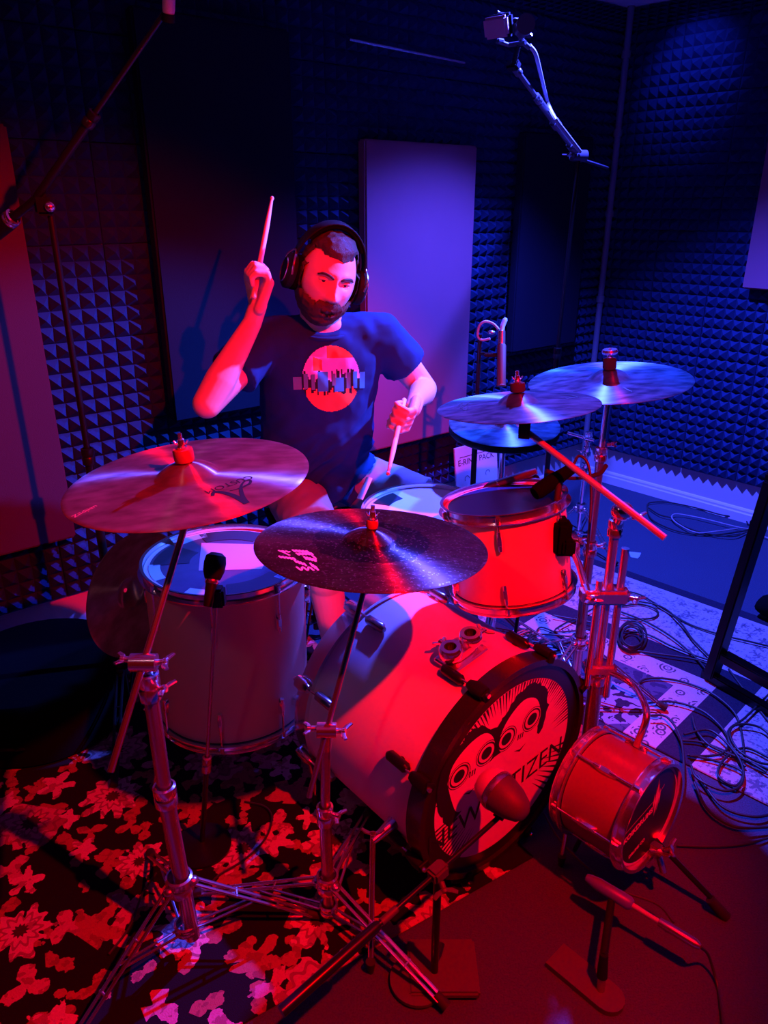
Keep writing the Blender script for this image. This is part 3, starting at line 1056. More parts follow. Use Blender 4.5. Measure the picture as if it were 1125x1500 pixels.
# wing bracket and spur leg at the front rim
pw = MDM @ V((.03, -.115, .02))
mb = MB()
mb.box((0, 0, 0), (.026, .034, .03), MDM @ Matrix.Translation((.03, -.112, .014)), .005)
mb.cyl(pw, pw + mn * .02 - V((0, 0, .045)), .008, seg=12)
wb = mb.build('spur_clamp', M_chrome_worn, mini)
wing_screw(wb, pw + V((.012, -.004, .012)), (.7, -.3, .6), M_chrome_worn, .028)
wing_screw(wb, pw + V((-.004, -.01, .012)), (-.2, -.6, .5), M_chrome_worn, .022)
foot = at(1064, 1338, z=.012)
mb = MB()
mb.tube([MDM @ V((.05, -.10, -.01)), foot], .007, 12)
sl = mb.build('spur_leg', M_black_metal, mini)
MB().cyl(foot + (pw - foot).normalized() * .05, foot - V((0, 0, .01)), .012, .014, 12).build('rubber_foot', M_rubber, sl)
foot2 = at(842, 1245, z=.012)
mb = MB()
mb.tube([MDM @ V((-.07, -.09, -.12)), foot2], .006, 12)
mb.build('spur_leg', M_black_metal, mini)
# ------------------------------------------------------------------ cymbals
CYM = {}
CL, nL = V((-0.371, 1.342, 1.069)), V((-.076, -.045, 1)).normalized()
crashL, ML, fL = cymbal('crash_cymbal', 'large bronze crash cymbal with black script logo over the floor tom', CL, nL, .2286, M_cym_bronze)
CC, nC = V((-0.025, 1.346, 0.929)), V((.043, .069, 1)).normalized()
ride, MC, fC = cymbal('ride_cymbal', 'dark lathed cymbal with red stacked lettering above the bass drum', CC, nC, .2286, M_cym_dark)
C1, n1 = V((0.337, 1.849, 1.082)), V((-.079, .058, 1)).normalized()
cr1, M1, f1 = cymbal('crash_cymbal', 'blue-lit cymbal on the slanted red boom arm, above the hi-hat', C1, n1, .203, M_cym_lit_cyan)
C2, n2 = V((0.648, 2.143, 1.08)), V((-.098, -.034, 1)).normalized()
cr2, M2, f2 = cymbal('crash_cymbal', 'large blue-lit cymbal nearest the room corner with dark felt on top', C2, n2, .2286, M_cym_lit_cyan)
CH, nH = V((0.389, 2.356, 0.893)), V((-.007, -.127, 1)).normalized()
hh, MH, fH = cymbal('hi_hat', 'pair of hi-hat cymbals partly under the slanted-boom cymbal', CH, nH, .178, M_cym_lit_cyan)
MHb = mframe(CH - nH * .022, -nH)
f = fH
rs = [0.0062] + [.178 * .26 * k / 9 for k in range(2, 10)] + [.178 * (.26 + .74 * k / 16) for k in range(1, 17)]
MB().lathe([(r, f(r) + .0006) for r in rs] + [(.1785, 0)] + [(r, f(r) - .0008) for r in rs[::-1]], MHb, 96, wrap=True).build('lower_disc', M_cym_lit_cyan, hh, smooth=50)
pT = at(196, 868, t=2.03)
nT = (V((0, 0, EYE)) - pT).normalized() * .55 + V((-.55, -.10, .25))
crT, MT, fT = cymbal('china_cymbal', 'steeply tilted cymbal behind the left rim of the floor tom', pT, nT, .175, M_cym_bronze)

def strokes(root, M, f, C, n, lines, width, m, name):
    """raised print on a cymbal; strokes are given as photo points laid on the cymbal's plane"""
    g = drape(M, f)
    inv = M.inverted()
    mb = MB()
    for ln in lines:
        P = [inv @ on_plane(x, y, C + n * .006, n) for x, y, *_ in ln]
        W = [(q[2] if len(q) > 2 else width) for q in ln]
        if len(P) > 2:
            Q, WW = [], []
            sp = smooth_path(P, 5)
            for i, p in enumerate(sp):
                k = min(i / 5, len(W) - 1)
                a = int(k); b = min(a + 1, len(W) - 1)
                WW.append(W[a] + (W[b] - W[a]) * (k - a))
            Q = sp
        else:
            Q, WW = P, W
        la, lb = [], []
        for i, p in enumerate(Q):
            t = (Q[min(i + 1, len(Q) - 1)] - Q[max(i - 1, 0)])
            t.z = 0
            t.normalize()
            s = V((-t.y, t.x, 0)) * WW[i]
            la.append(mb.bm.verts.new(g(p.x + s.x, p.y + s.y)))
            lb.append(mb.bm.verts.new(g(p.x - s.x, p.y - s.y)))
        for i in range(len(Q) - 1):
            mb.bm.faces.new([la[i], la[i + 1], lb[i + 1], lb[i]])
    return mb.build(name, m, root, smooth=0)
cz = lambda x, y: (280 + x / 8.036, 660 + y / 8.036)
strokes(crashL, ML, fL, CL, nL, [
    [(*cz(255, 550), .003), (*cz(270, 512), .004), (*cz(350, 505), .0045), (*cz(480, 530), .005), (*cz(590, 572), .006), (*cz(655, 606), .006)],
    [(*cz(650, 600), .005), (*cz(610, 545), .004), (*cz(588, 470), .0035), (*cz(598, 415), .0022), (*cz(640, 372), .002), (*cz(700, 364), .0022), (*cz(690, 398), .003), (*cz(640, 425), .0025), (*cz(592, 452), .002)],
    [(*cz(455, 485), .001), (*cz(520, 472), .0014), (*cz(588, 448), .002)]], .003, M_print_black, 'script_logo')
mb = MB()
inv = ML.inverted()
b0, b1 = inv @ on_plane(362, 700, CL + nL * .006, nL), inv @ on_plane(303, 721, CL + nL * .006, nL)
bd = (b1 - b0)
bd.z = 0
bl_ = bd.length
bd.normalize()
upv = V((-bd.y, bd.x, 0))
mid = (b0 + b1) / 2
if upv.dot(mid) < 0:
    upv = -upv
g = drape(ML, fL)
def lay(M_, f_, mid, bd, upv):
    gg = drape(M_, f_)
    return lambda x, y: gg(mid.x + bd.x * x + upv.x * y, mid.y + bd.y * x + upv.y * y)
if bd.cross(upv).z < 0:
    bd = -bd
put_text(mb, 'CUSTOM', .024, lay(ML, fL, mid, bd, upv))
mb.build('lettering', M_print_black, crashL, smooth=0)
mb = MB()
b0, b1 = inv @ on_plane(108, 757, CL + nL * .004, nL), inv @ on_plane(144, 742, CL + nL * .004, nL)
bd = b1 - b0
bd.z = 0
bd.normalize()
mid = (b0 + b1) / 2
upv = V((-bd.y, bd.x, 0))
if upv.dot(mid) < 0:
    upv, bd = -upv, -bd
put_text(mb, 'Zildjian', .016, lay(ML, fL, mid, bd, upv))
mb.build('small_lettering', M_print_red, crashL, smooth=0)
cz = lambda x, y: (395 + x / 14.06, 790 + y / 14.06)
def wig(x0, y0, x1, y1, n, amp):
    out = []
    for i in range(n + 1):
        k = i / n
        out.append(cz(x0 + (x1 - x0) * k + (amp * .7 if i % 2 else -amp * .7), y0 + (y1 - y0) * k + (amp if i % 2 else -amp)))
    return out
strokes(ride, MC, fC, CC, nC, [
    wig(190, 225, 420, 260, 6, 14), wig(480, 240, 800, 280, 9, 22), wig(200, 340, 520, 400, 9, 20), wig(560, 310, 880, 320, 9, 24),
    wig(520, 440, 740, 520, 7, 26), wig(720, 390, 960, 450, 8, 30), wig(570, 580, 890, 600, 5, 34), wig(850, 520, 980, 600, 5, 34), [cz(180, 215), cz(300, 270), cz(420, 330)], [cz(860, 340), cz(960, 420)]],
    .0019, M_print_red, 'stacked_lettering')
cz = lambda x, y: (640 + x / 4.327, 450 + y / 4.327)
strokes(cr1, M1, f1, C1, n1, [wig_ for wig_ in ([cz(140, 620), cz(165, 605), cz(150, 640), cz(185, 620), cz(215, 600)], [cz(160, 640), cz(180, 655), cz(195, 630)], [cz(790, 548), cz(900, 562), cz(980, 570)], [cz(820, 582), cz(890, 566)])], .0018, M_print_black, 'script_logo')
strokes(hh, MH, fH, CH, nH, [[cz(300, 790), cz(340, 772), cz(385, 748)]], .0016, M_print_black, 'script_logo')
cz = lambda x, y: (600 + x / 2.143, 450 + y / 2.143)
strokes(cr2, M2, f2, C2, n2, [[cz(670, 255), cz(685, 262), cz(698, 266)]], .002, M_print_black, 'script_logo')

# ------------------------------------------------------------------ cymbal stands
GZ = .007
# left boom stand
b0 = at(276, 1385, z=GZ)
st1 = thing('cymbal_stand', 'chrome boom stand on the floral rug carrying the left crash cymbal', 'cymbal stand', b0, 'cymbal stands around the kit')
tripod(st1, b0, .19, .06, .28, (-128, 14, 122), M_chrome_worn, .016)
k0 = b0 + V((.012, 0, 0))
j1 = V((b0.x - .004, b0.y, .44))
top1 = at(216, 985, y=b0.y)
pole(st1, k0 + V((0, 0, .03)), j1, .017, 'lower_tube', M_chrome_worn)
pole(st1, j1, top1, .0145, 'upper_tube', M_chrome_worn)
collar(st1, j1, (0, 0, 1), .018, .05)
collar(st1, top1 - V((0, 0, .03)), (0, 0, 1), .016, .06)
wing_screw(st1, top1 + V((.016, -.004, -.035)), (.9, -.3, .3), size=.026)
hub = top1 + V((0, -.012, .03))
mb = MB()
mb.cyl(hub - V((.024, 0, 0)), hub + V((.024, 0, 0)), .017, seg=16)
mb.cyl(top1, hub, .010, seg=12)
mb.build('boom_hinge', M_chrome, st1)
wing_screw(st1, hub + V((.024, 0, 0)), (1, 0, .1), size=.026)
wing_screw(st1, hub - V((.022, 0, -.006)), (-1, -.1, .2), size=.018)
upL = CL - nL * .045
bd = (upL - hub).normalized()
pole(st1, hub - bd * .20, upL, .0065, 'boom_arm', M_chrome_worn)
MB().ball(upL, .014, sub=2).build('tilter', M_chrome, st1)
cymbal_top(st1, CL, nL, .2286, M_felt, .019, .025)

# centre straight stand
b0 = at(482, 1345, z=GZ)
st2 = thing('cymbal_stand', 'chrome stand left of the bass drum carrying the dark lathed cymbal', 'cymbal stand', b0, 'cymbal stands around the kit')
tripod(st2, b0, .115, .035, .32, (-40, 75, 170), M_chrome, .0125)
top2 = at(477, 1085, y=b0.y)
pole(st2, b0 + V((0, 0, .02)), V((b0.x, b0.y, .32)), .0135, 'lower_tube', M_chrome_worn)
pole(st2, V((b0.x, b0.y, .32)), top2, .0105, 'upper_tube', M_chrome_worn)
collar(st2, (b0.x, b0.y, .32), (0, 0, 1), .0135, .05)
hub = top2 + V((0.004, -.01, .035))
wing_screw(st2, V((b0.x + .014, b0.y - .004, .325)), (.9, -.4, .1), size=.022)
mb = MB()
mb.cyl(hub - V((.02, 0, 0)), hub + V((.02, 0, 0)), .016, seg=16)
mb.cyl(top2 - V((0, 0, .02)), hub, .012, seg=12)
mb.build('boom_hinge', M_chrome, st2)
wing_screw(st2, hub + V((.02, -.002, 0)), (1, -.2, .1), size=.026)
wing_screw(st2, hub - V((.02, 0, -.004)), (-1, -.1, .1), size=.018)
upC = CC - nC * .045
bd = (upC - hub).normalized()
pole(st2, hub - bd * .15, upC, .006, 'boom_arm', M_chrome_worn)
MB().ball(upC, .013, sub=2).build('tilter', M_chrome, st2)
cymbal_top(st2, CC, nC, .2286, M_felt, .012, .016)

# multi-clamp stand between the bass drum and the mini drum
b0 = V((.543, 1.617, GZ))
st3 = thing('cymbal_stand', 'chrome stand beside the bass drum with a long slanted red-lit boom', 'cymbal stand', b0, 'cymbal stands around the kit')
tripod(st3, b0, .16, .05, .25, (25, 110, 150), M_chrome_worn, .018)
zc = at(883, 985, y=b0.y).z
pole(st3, b0 + V((0, 0, .02)), V((b0.x, b0.y, zc)), .019, 'lower_tube', M_chrome_worn)
collar(st3, (b0.x, b0.y, zc), (0, 0, 1), .02, .06)
z2 = at(905, 770, y=b0.y).z
pole(st3, V((b0.x, b0.y, zc)), V((b0.x, b0.y, z2)), .0115, 'upper_tube', M_chrome)
collar(st3, (b0.x, b0.y, z2 - .005), (0, 0, 1), .0125, .045)
hub = V((b0.x + .004, b0.y - .02, z2 + .045))
MB().cyl((b0.x, b0.y, z2), hub, .013, .012, 16).build('boom_post', M_chrome, st3)
mb = MB()
mb.ball(hub, .026, (1, .8, .9), sub=3)
mb.build('boom_hinge', M_chrome, st3)
wing_screw(st3, hub + V((.02, -.014, -.01)), (.9, -.4, .15), size=.034)
end_a = at(974, 788, t=1.64)
up1 = C1 - n1 * .05
hub2 = at(766, 628, t=1.84)
pole(st3, end_a, hub2, .0078, 'boom_arm', mat('brushed_steel', (.5, .46, .46), .4, .5))
MB().cyl(hub2 - V((.012, .012, 0)), hub2 + V((.014, -.018, 0)), .021, seg=20).build('tilter', M_felt_black, st3)
pole(st3, hub2, up1, .006, 'tilter_post', M_chrome)
cymbal_top(st3, C1, n1, .203, M_felt_black, .019, .022)
# side tubes and clamps
zt = at(905, 830, y=b0.y).z
s1 = V((b0.x - .028, b0.y - .02, 0))
s2 = V((b0.x + .026, b0.y - .012, 0))
za, zb = at(905, 1015, y=b0.y).z, at(908, 800, y=b0.y).z
pole(st3, s2 + V((0, 0, za)), s2 + V((0, 0, zb)), .0095, 'side_tube', M_chrome)
pole(st3, s1 + V((0, 0, za + .04)), s1 + V((0, 0, zb - .08)), .0085, 'side_tube', M_chrome)
zk = at(890, 868, y=b0.y).z
mb = MB()
mb.box((b0.x - .01, b0.y - .01, zk), (.115, .05, .04), None, .008)
mb.build('multi_clamp', M_chrome, st3)
for dx in (-.055, .045):
    wing_screw(st3, V((b0.x + dx, b0.y - .034, zk + .004)), (.3 if dx < 0 else .9, -.9, .1), size=.024)
mb = MB()
mb.box((b0.x + .002, b0.y - .006, zc + .02), (.08, .045, .03), None, .007)
mb.build('lower_clamp', M_chrome, st3)
# arm that carries the rack tom
ta_ = V((b0.x - .05, b0.y - .005, zk))
tb_ = RTM @ V((.155, -.02, -.14))
mb = MB()
mb.tube([ta_, ta_.lerp(tb_, .5) + V((0, 0, .012)), tb_], .0085, 12)
mb.build('tom_arm', M_chrome, st3)
MB().box((0, 0, 0), (.05, .06, .02), mframe(RTM @ V((.163, -.02, -.135)), RTM.to_3x3() @ V((1, 0, 0))), .004).build('tom_bracket', M_chrome, rack)
# arm that carries the mini drum
mt = MDM @ V((.06, .115, -.08))
mb = MB()
pa = V((b0.x + .02, b0.y - .02, zc + .02))
mb.tube(smooth_path([pa, pa + V((.06, -.02, -.03)), mt + V((.02, .02, .08)), mt], 6), .0085, 12)
mb.build('mini_drum_arm', M_chrome, st3)

# right stand near the corner
b0 = V((.648, 2.143, .009))
st4 = thing('cymbal_stand', 'chrome stand behind the rack tom carrying the corner-side cymbal', 'cymbal stand', b0, 'cymbal stands around the kit')
tripod(st4, b0, .2, .06, .28, (-20, 100, 220), M_chrome, .013)
pole(st4, b0 + V((0, 0, .02)), V((b0.x, b0.y, .55)), .0165, 'lower_tube', M_chrome_worn)
pole(st4, V((b0.x, b0.y, .55)), V((b0.x, b0.y, .86)), .013, 'middle_tube', M_chrome_worn)
pole(st4, V((b0.x, b0.y, .86)), C2 - n2 * .04, .0095, 'upper_tube', M_chrome)
collar(st4, (b0.x, b0.y, .55), (0, 0, 1), .017, .05)
collar(st4, (b0.x, b0.y, .86), (0, 0, 1), .013, .045)
wing_screw(st4, V((b0.x + .014, b0.y - .004, .89)), (.9, -.3, .2), size=.024)
wing_screw(st4, V((b0.x + .018, b0.y - .004, .56)), (.9, -.3, .2), size=.024)
cymbal_top(st4, C2, n2, .2286, M_felt_black, .019, .03, wing=False)

# hi-hat stand
b0 = V((CH.x, CH.y, .009))
st5 = thing('hi_hat_stand', 'chrome hi-hat stand with pedal beside the drummer left knee', 'cymbal stand', b0)
tripod(st5, b0, .2, .06, .26, (10, 130, 250), M_chrome, .0125)
pole(st5, b0 + V((0, 0, .02)), V((b0.x, b0.y, .62)), .0135, 'lower_tube', M_chrome)
pole(st5, V((b0.x, b0.y, .62)), CH - nH * .05, .0105, 'upper_tube', M_chrome)
collar(st5, (b0.x, b0.y, .62), (0, 0, 1), .0135, .045)
cymbal_top(st5, CH, nH, .178, M_felt_black, .011, .014)
pd_ = V((-.35, -.94, 0)).normalized()
mb = MB()
mb.box((0, 0, 0), (.085, .27, .008), mframe(b0 + pd_ * -.02 + V((-.08, -.06, .05)), V((pd_.x * .18, pd_.y * .18, 1)), (pd_.x, pd_.y, 0)), .003)
mb.build('foot_pedal', M_chrome_worn, st5)

# snare stand
b0 = V((snC.x, snC.y + .01, .008))
st6 = thing('snare_stand', 'chrome three-arm stand under the white-headed snare drum', 'snare stand', b0)
tripod(st6, b0, .17, .05, .23, (30, 150, 270), M_chrome, .0125)
pole(st6, b0 + V((0, 0, .02)), V((b0.x, b0.y, .47)), .0125, 'tube', M_chrome)
for a in (35, 155, 275):
    d = V((math.cos(R(a)), math.sin(R(a)), 0))
    MB().tube([V((b0.x, b0.y, .47)), V((b0.x, b0.y, .50)) + d * .10, V((snC.x, snC.y, .535)) + d * .19, V((snC.x, snC.y, .575)) + d * .197], .005, 10).build('basket_arm', M_chrome, st6)

# small spare stand near the corner
b0 = at(852, 735, y=3.35)
b0.z = .002
st7 = thing('cymbal_stand', 'spare low chrome stand standing by the corner behind the hi-hat', 'cymbal stand', b0, 'cymbal stands around the kit')
tripod(st7, b0, .2, .07, .24, (-60, 60, 180), M_chrome, .0125)
zt7 = at(852, 640, y=b0.y).z
pole(st7, b0 + V((0, 0, .02)), V((b0.x, b0.y, zt7)), .011, 'tube', M_chrome)
for k, dz in enumerate((0, -.07, -.15)):
    wing_screw(st7, V((b0.x - .012, b0.y - .01, zt7 + dz)), (-.9, -.3, .2), size=.03)
    collar(st7, (b0.x, b0.y, zt7 + dz), (0, 0, 1), .012, .05)
MB().tube([V((b0.x - .10, b0.y, zt7 + .02)), V((b0.x + .02, b0.y - .02, zt7 - .01))], .008, 10).build('short_arm', M_chrome, st7)

# kick pedal
b0 = BM @ V((-.02, -.27, -DB - .17))
b0.z = .008
kp = thing('kick_pedal', 'metal bass drum pedal under the drummer right foot', 'pedal', b0)
fwd_ = V((bn.x, bn.y, 0)).normalized()
mb = MB()
mb.box((0, 0, .006), (.09, .30, .006), mframe(b0 - fwd_ * .06, (0, 0, 1), (fwd_.x, fwd_.y, 0)), .002)
mb.build('base_plate', M_black_metal, kp)
mb = MB()
mb.box((0, 0, .0), (.075, .24, .008), mframe(b0 - fwd_ * .06 + V((0, 0, .05)), (-fwd_.x * .2, -fwd_.y * .2, 1), (fwd_.x, fwd_.y, 0)), .003)
mb.build('footboard', M_chrome_worn, kp)
mb = MB()
sd_ = V((-fwd_.y, fwd_.x, 0))
for sg in (-1, 1):
    mb.cyl(b0 + fwd_ * .08 + sd_ * sg * .05 + V((0, 0, .006)), b0 + fwd_ * .08 + sd_ * sg * .05 + V((0, 0, .2)), .007, seg=10)
mb.cyl(b0 + fwd_ * .08 - sd_ * .06 + V((0, 0, .19)), b0 + fwd_ * .08 + sd_ * .06 + V((0, 0, .19)), .006, seg=10)
mb.build('frame', M_chrome, kp)
mb = MB()
mb.cyl(b0 + fwd_ * .08 + V((0, 0, .19)), b0 - fwd_ * .02 + V((0, 0, .33)), .004, seg=8)
mb.ball(b0 - fwd_ * .02 + V((0, 0, .33)), .03, (1, .8, 1), sub=2)
mb.build('beater', M_felt_black, kp)

# throne
b0 = V((-.26, 2.52, .003))
th = thing('drum_throne', 'round black drum throne under the drummer', 'stool', b0)
MB().lathe([(0, .505), (.13, .505), (.165, .515), (.172, .54), (.165, .572), (.12, .583), (0, .585)], Matrix.Translation((b0.x, b0.y, 0)), 40).build('seat', M_case, th)
tripod(th, b0, .24, .07, .24, (20, 140, 260), M_black_metal, .014)
pole(th, b0 + V((0, 0, .03)), V((b0.x, b0.y, .507)), .014, 'post', M_black_metal)
# ------------------------------------------------------------------ microphones and their stands
def xlr_cable(name, pts, r, m, label, group=None, n=8):
    mb = MB()
    mb.tube(smooth_path(pts, n), r, 8)
    return mb.build(name, m, label=label, cat='cable', group=group)

# floor tom microphone on a slim stand
tip = at(317, 812, t=1.60)
bk = at(308, 868, t=1.585)
ax = (bk - tip).normalized()
fm = thing('tom_microphone', 'black microphone pointing at the floor tom head', 'microphone', bk)
M = mframe(tip, ax)
MB().lathe([(0, -.004), (.012, -.003), (.021, .004), (.0235, .018), (.0225, .036), (.017, .052), (.013, .056)], M, 28).build('grille', M_black, fm)
MB().lathe([(.0135, .055), (.0125, .07), (.011, .10), (.0095, .112), (0, .113)], M, 20).build('body', M_black_metal, fm)
MB().lathe([(.0145, .053), (.0152, .056), (.0152, .060), (.0140, .063)], M, 20).build('ring', M_chrome, fm)
MB().box((0, 0, 0), (.032, .03, .045), mframe(bk + V((.012, .01, -.015)), (0, 0, 1)), .005).build('clip', M_black, fm)
pb = at(296, 1238, z=.01)
sp = thing('microphone_stand', 'thin straight stand holding the microphone before the floor tom', 'microphone stand', pb, 'microphone stands')
ptop = bk + V((.008, .008, -.03))
mid_ = ptop.lerp(pb, .62)
MB().tube([pb + V((0, 0, .004)), mid_], .0065, 12).build('lower_tube', M_black_metal, sp)
MB().tube([mid_, ptop], .0042, 10).build('upper_tube', M_chrome_worn, sp)
collar(sp, mid_, ptop - pb, .006, .05, M_chrome_worn)
MB().lathe([(0, .0), (.075, .0), (.075, .006), (.03, .012), (.008, .02), (0, .02)], Matrix.Translation((pb.x, pb.y, .0065)), 36).build('round_base', M_black_metal, sp)

# kick microphone on a low boom
mk = at(738, 1166, t=1.60)
mdir = V((-.62, .72, .12)).normalized()
km = thing('kick_microphone', 'large egg-shaped microphone aimed at the bass drum front', 'microphone', mk)
M = mframe(mk, mdir)
MB().lathe([(0, -.062), (.014, -.060), (.026, -.050), (.037, -.025), (.042, .0), (.043, .012)], M, 36).build('body', M_plate, km)
MB().lathe([(.0445, .010), (.0455, .014), (.0455, .021), (.0445, .025)], M, 36).build('ring', M_chrome_worn, km)
MB().lathe([(.0430, .024), (.041, .040), (.032, .056), (.016, .064), (0, .066)], M, 36).build('grille', M_grille, km)
ck = mk + V((-.012, -.012, -.05))
MB().tube([mk + V((0, 0, -.036)), ck], .012, 12).build('mount', M_black, km)
e_far, e_near = ck, at(412, 1482, t=1.30)
bb = at(650, 1425, z=.005)
ks = thing('microphone_stand', 'low boom stand crossing in front of the bass drum, holding the kick microphone', 'microphone stand', bb, 'microphone stands')
bd = (e_near - e_far)
J = e_far + bd * .32
S = e_far + bd * .62
MB().tube([e_far, J, S], .0055, 12).build('boom_arm', M_black_metal, ks)
MB().tube([S - bd * .02, S, e_near], [.0085, .011, .011], 14).build('boom_sleeve', M_black_metal, ks)
MB().tube([S - bd * .03, S - bd * .10], .0075, 10).build('boom_grip', M_plate, ks)
MB().box((0, 0, 0), (.03, .03, .04), mframe(J, bd), .005).build('clutch', M_plate, ks)
wing_screw(ks, J + V((.006, -.018, -.008)), (.3, -.8, -.5), M_plate, .026)
jb = V((J.x, J.y, .012))
MB().cyl(jb, J - V((0, 0, .012)), .0085, seg=12).build('pole', M_black_metal, ks)
bs = at(648, 1424, z=.0)
mb = MB()
mb.box((bs.x, bs.y, .014), (.15, .13, .018), None, .005)
b_ = mb.build('weight_plate', M_plate, ks)
mb = MB()
mb.tube([jb, V((bs.x, bs.y + .05, .022))], .009, 10)
mb.build('foot_bar', M_black_metal, ks)
MB().lathe([(0, .002), (.06, .002), (.06, .01), (.02, .014), (0, .014)], Matrix.Translation(at(612, 1438, z=.004)), 30).build('round_weight', M_plate, ks)

# instrument microphone under the mini drum on an oblong base
q0, q1 = at(858, 1284, z=.115), at(1026, 1387, z=.10)
im = thing('instrument_microphone', 'slim microphone lying low under the mini drum with cable plug', 'microphone', (q0 + q1) / 2)
d = (q1 - q0).normalized()
L = (q1 - q0).length
M = mframe(q0, d)
MB().lathe([(0, 0), (.008, .002), (.011, .012), (.0145, L * .12), (.0155, L * .40), (.010, L * .43), (0, L * .43)], M, 24).build('body', M_card if False else mat('grey_metal_lit_blue', (.10, .2, .5), .4, .1), im)  # blue light on the body is put into the metal's colour
MB().lathe([(0, L * .42), (.006, L * .42), (.005, L * .66), (0, L * .66)], M, 14).build('stem', M_cable_grey, im)
MB().lathe([(0, L * .65), (.0095, L * .66), (.0105, L * .72), (.0105, L * .96), (.006, L), (0, L)], M, 20).build('plug', M_chrome_worn, im)
ob = at(854, 1434, z=.0)
os_ = thing('microphone_stand', 'short stand with an oblong base plate under the mini drum', 'microphone stand', ob, 'microphone stands')
e0, e1 = at(812, 1402, z=.0), at(890, 1466, z=.0)
mb = MB()
pts = []
dd = (e1 - e0).normalized()
ss = V((-dd.y, dd.x, 0))
for k in range(9):
    a = -math.pi / 2 + math.pi * k / 8
    pts.append(e1 + (dd * math.cos(a) + ss * math.sin(a)) * .034)
pts += [e0 + ss * .034, e0 - ss * .034]
mb.prism([p + V((0, 0, .001)) for p in pts], (0, 0, .013))
mb.build('base_plate', M_plate, os_)
pr = at(880, 1450, z=.013)
ptp = V((pr.x, pr.y + .012, .105))
pm = pr.lerp(ptp, .38)
MB().cyl(pr, pm, .0085, seg=12).build('pole_foot', M_chrome_worn, os_)
MB().cyl(pm, ptp, .0115, .009, 14).build('pole', M_black, os_)
MB().cyl(ptp - V((0, 0, .006)), V((q0 + d * L * .25)) - V((0, 0, .012)), .0085, seg=12).build('swivel', M_black, os_)
xlr_cable('cable', [q1, at(1038, 1400, z=.05), at(1050, 1440, z=.006), at(1056, 1475, z=.006), at(1062, 1530, z=.006)], .0032, M_cable, 'thin black cable running from the low microphone plug off the bottom edge')

# microphone clipped on the rack tom
tm = thing('tom_microphone', 'thick black microphone on a rim clip above the rack tom', 'microphone', at(820, 770, t=1.83))
t0, t1 = at(782, 724, t=1.83), at(838, 686, t=1.86)
M = mframe(t0, t1 - t0)
L = (t1 - t0).length
MB().lathe([(0, 0), (.016, .002), (.0195, .012), (.0195, L * .55), (.0165, L * .7), (.014, L), (0, L + .002)], M, 26).build('body', M_case, tm)
MB().tube(smooth_path([t0.lerp(t1, .7), at(818, 718, t=1.83), at(815, 745, t=1.83), at(818, 775, t=1.825)], 6), .008, 12).build('gooseneck', M_rubber, tm)
c0_ = at(822, 785, t=1.815)
mb = MB()
mb.box((0, 0, 0), (.04, .06, .09), mframe(c0_, (0, 0, 1)), .010)
mb.box((0, 0, 0), (.03, .04, .04), mframe(at(832, 800, t=1.8), (0, 0, 1)), .006)
mb.build('rim_clip', M_case, tm)
wing_screw(tm, at(840, 790, t=1.80), (.9, -.4, 0), M_chrome, .018)
xlr_cable('cable', [t1, at(848, 668, t=1.86), at(862, 682, t=1.85), at(866, 730, t=1.85), at(861, 800, t=1.86), at(853, 870, t=1.95), at(850, 930, z=.1), at(842, 965, z=.012)], .0035, M_cable, 'black cable arching from the rack tom microphone down to the rug')
xlr_cable('cable', [at(800, 690, t=1.9), at(835, 700, t=1.92), at(875, 695, t=1.95), at(888, 682, t=1.97)], .006, M_rubber, 'short thick black lead beside the rack tom microphone')

# pencil microphone over the snare
p0, p1 = at(704, 716, t=2.06), at(786, 690, t=2.0)
pm_ = thing('pencil_microphone', 'slim dark microphone lying between snare and rack tom', 'microphone', (p0 + p1) / 2)
M = mframe(p0, p1 - p0)
L = (p1 - p0).length
MB().lathe([(0, 0), (.007, .001), (.010, .006), (.0105, L * .8), (.008, L), (0, L)], M, 20).build('body', M_plate, pm_)
MB().lathe([(.0108, L * .3), (.0112, L * .31), (.0112, L * .33), (.0108, L * .34)], M, 20).build('ring', M_chrome_worn, pm_)
MB().tube(smooth_path([p0.lerp(p1, .75), p1 + V((.02, .03, -.06)), V((.42, 2.02, .5)), V((.40, 2.05, .02))], 6), .006, 10).build('gooseneck_stand', M_black_metal, pm_)

# upright condenser microphone behind the hi-hat
cb, ct = at(734, 566, t=2.55), at(735, 490, t=2.55)
cm_ = thing('condenser_microphone', 'upright slim condenser microphone with cable loop behind the hi-hat', 'microphone', cb)
M = mframe(cb, ct - cb)
L = (ct - cb).length
MB().lathe([(0, 0), (.016, 0), (.0175, .003), (.0175, L * .02), (.0155, L * .03), (.0155, L * .78), (.012, L * .82), (0, L * .82)], M, 26).build('body', M_plate, cm_)
MB().lathe([(0, L * .81), (.0125, L * .81), (.0125, L * 1.06), (.009, L * 1.08), (0, L * 1.08)], M, 22).build('plug', M_chrome_worn, cm_)
MB().tube(smooth_path([ct + (ct - cb) * .06, at(736, 478, t=2.55), at(741, 466, t=2.55)], 5), [.0085] * 10 + [.005], 12).build('strain_relief', M_tape_blue, cm_)
MB().box((0, 0, 0), (.06, .014, .012), mframe(at(722, 520, t=2.56), (0, 0, 1)), .003).build('clip', M_black, cm_)
hb = V((at(700, 560, y=2.64).x, 2.64, .003))
hs = thing('microphone_stand', 'black stand behind the hi-hat holding the upright condenser microphone', 'microphone stand', hb, 'microphone stands')
tripod(hs, hb, .16, .07, .22, (-30, 90, 210), M_black_metal, .011)
zt = at(704, 490, y=2.64).z
pole(hs, hb + V((0, 0, .03)), V((hb.x, hb.y, .75)), .0105, 'lower_tube', M_black_metal)
pole(hs, V((hb.x, hb.y, .75)), V((hb.x, hb.y, zt)), .0075, 'upper_tube', M_black_metal)
collar(hs, (hb.x, hb.y, .75), (0, 0, 1), .0105, .05, M_black_metal)
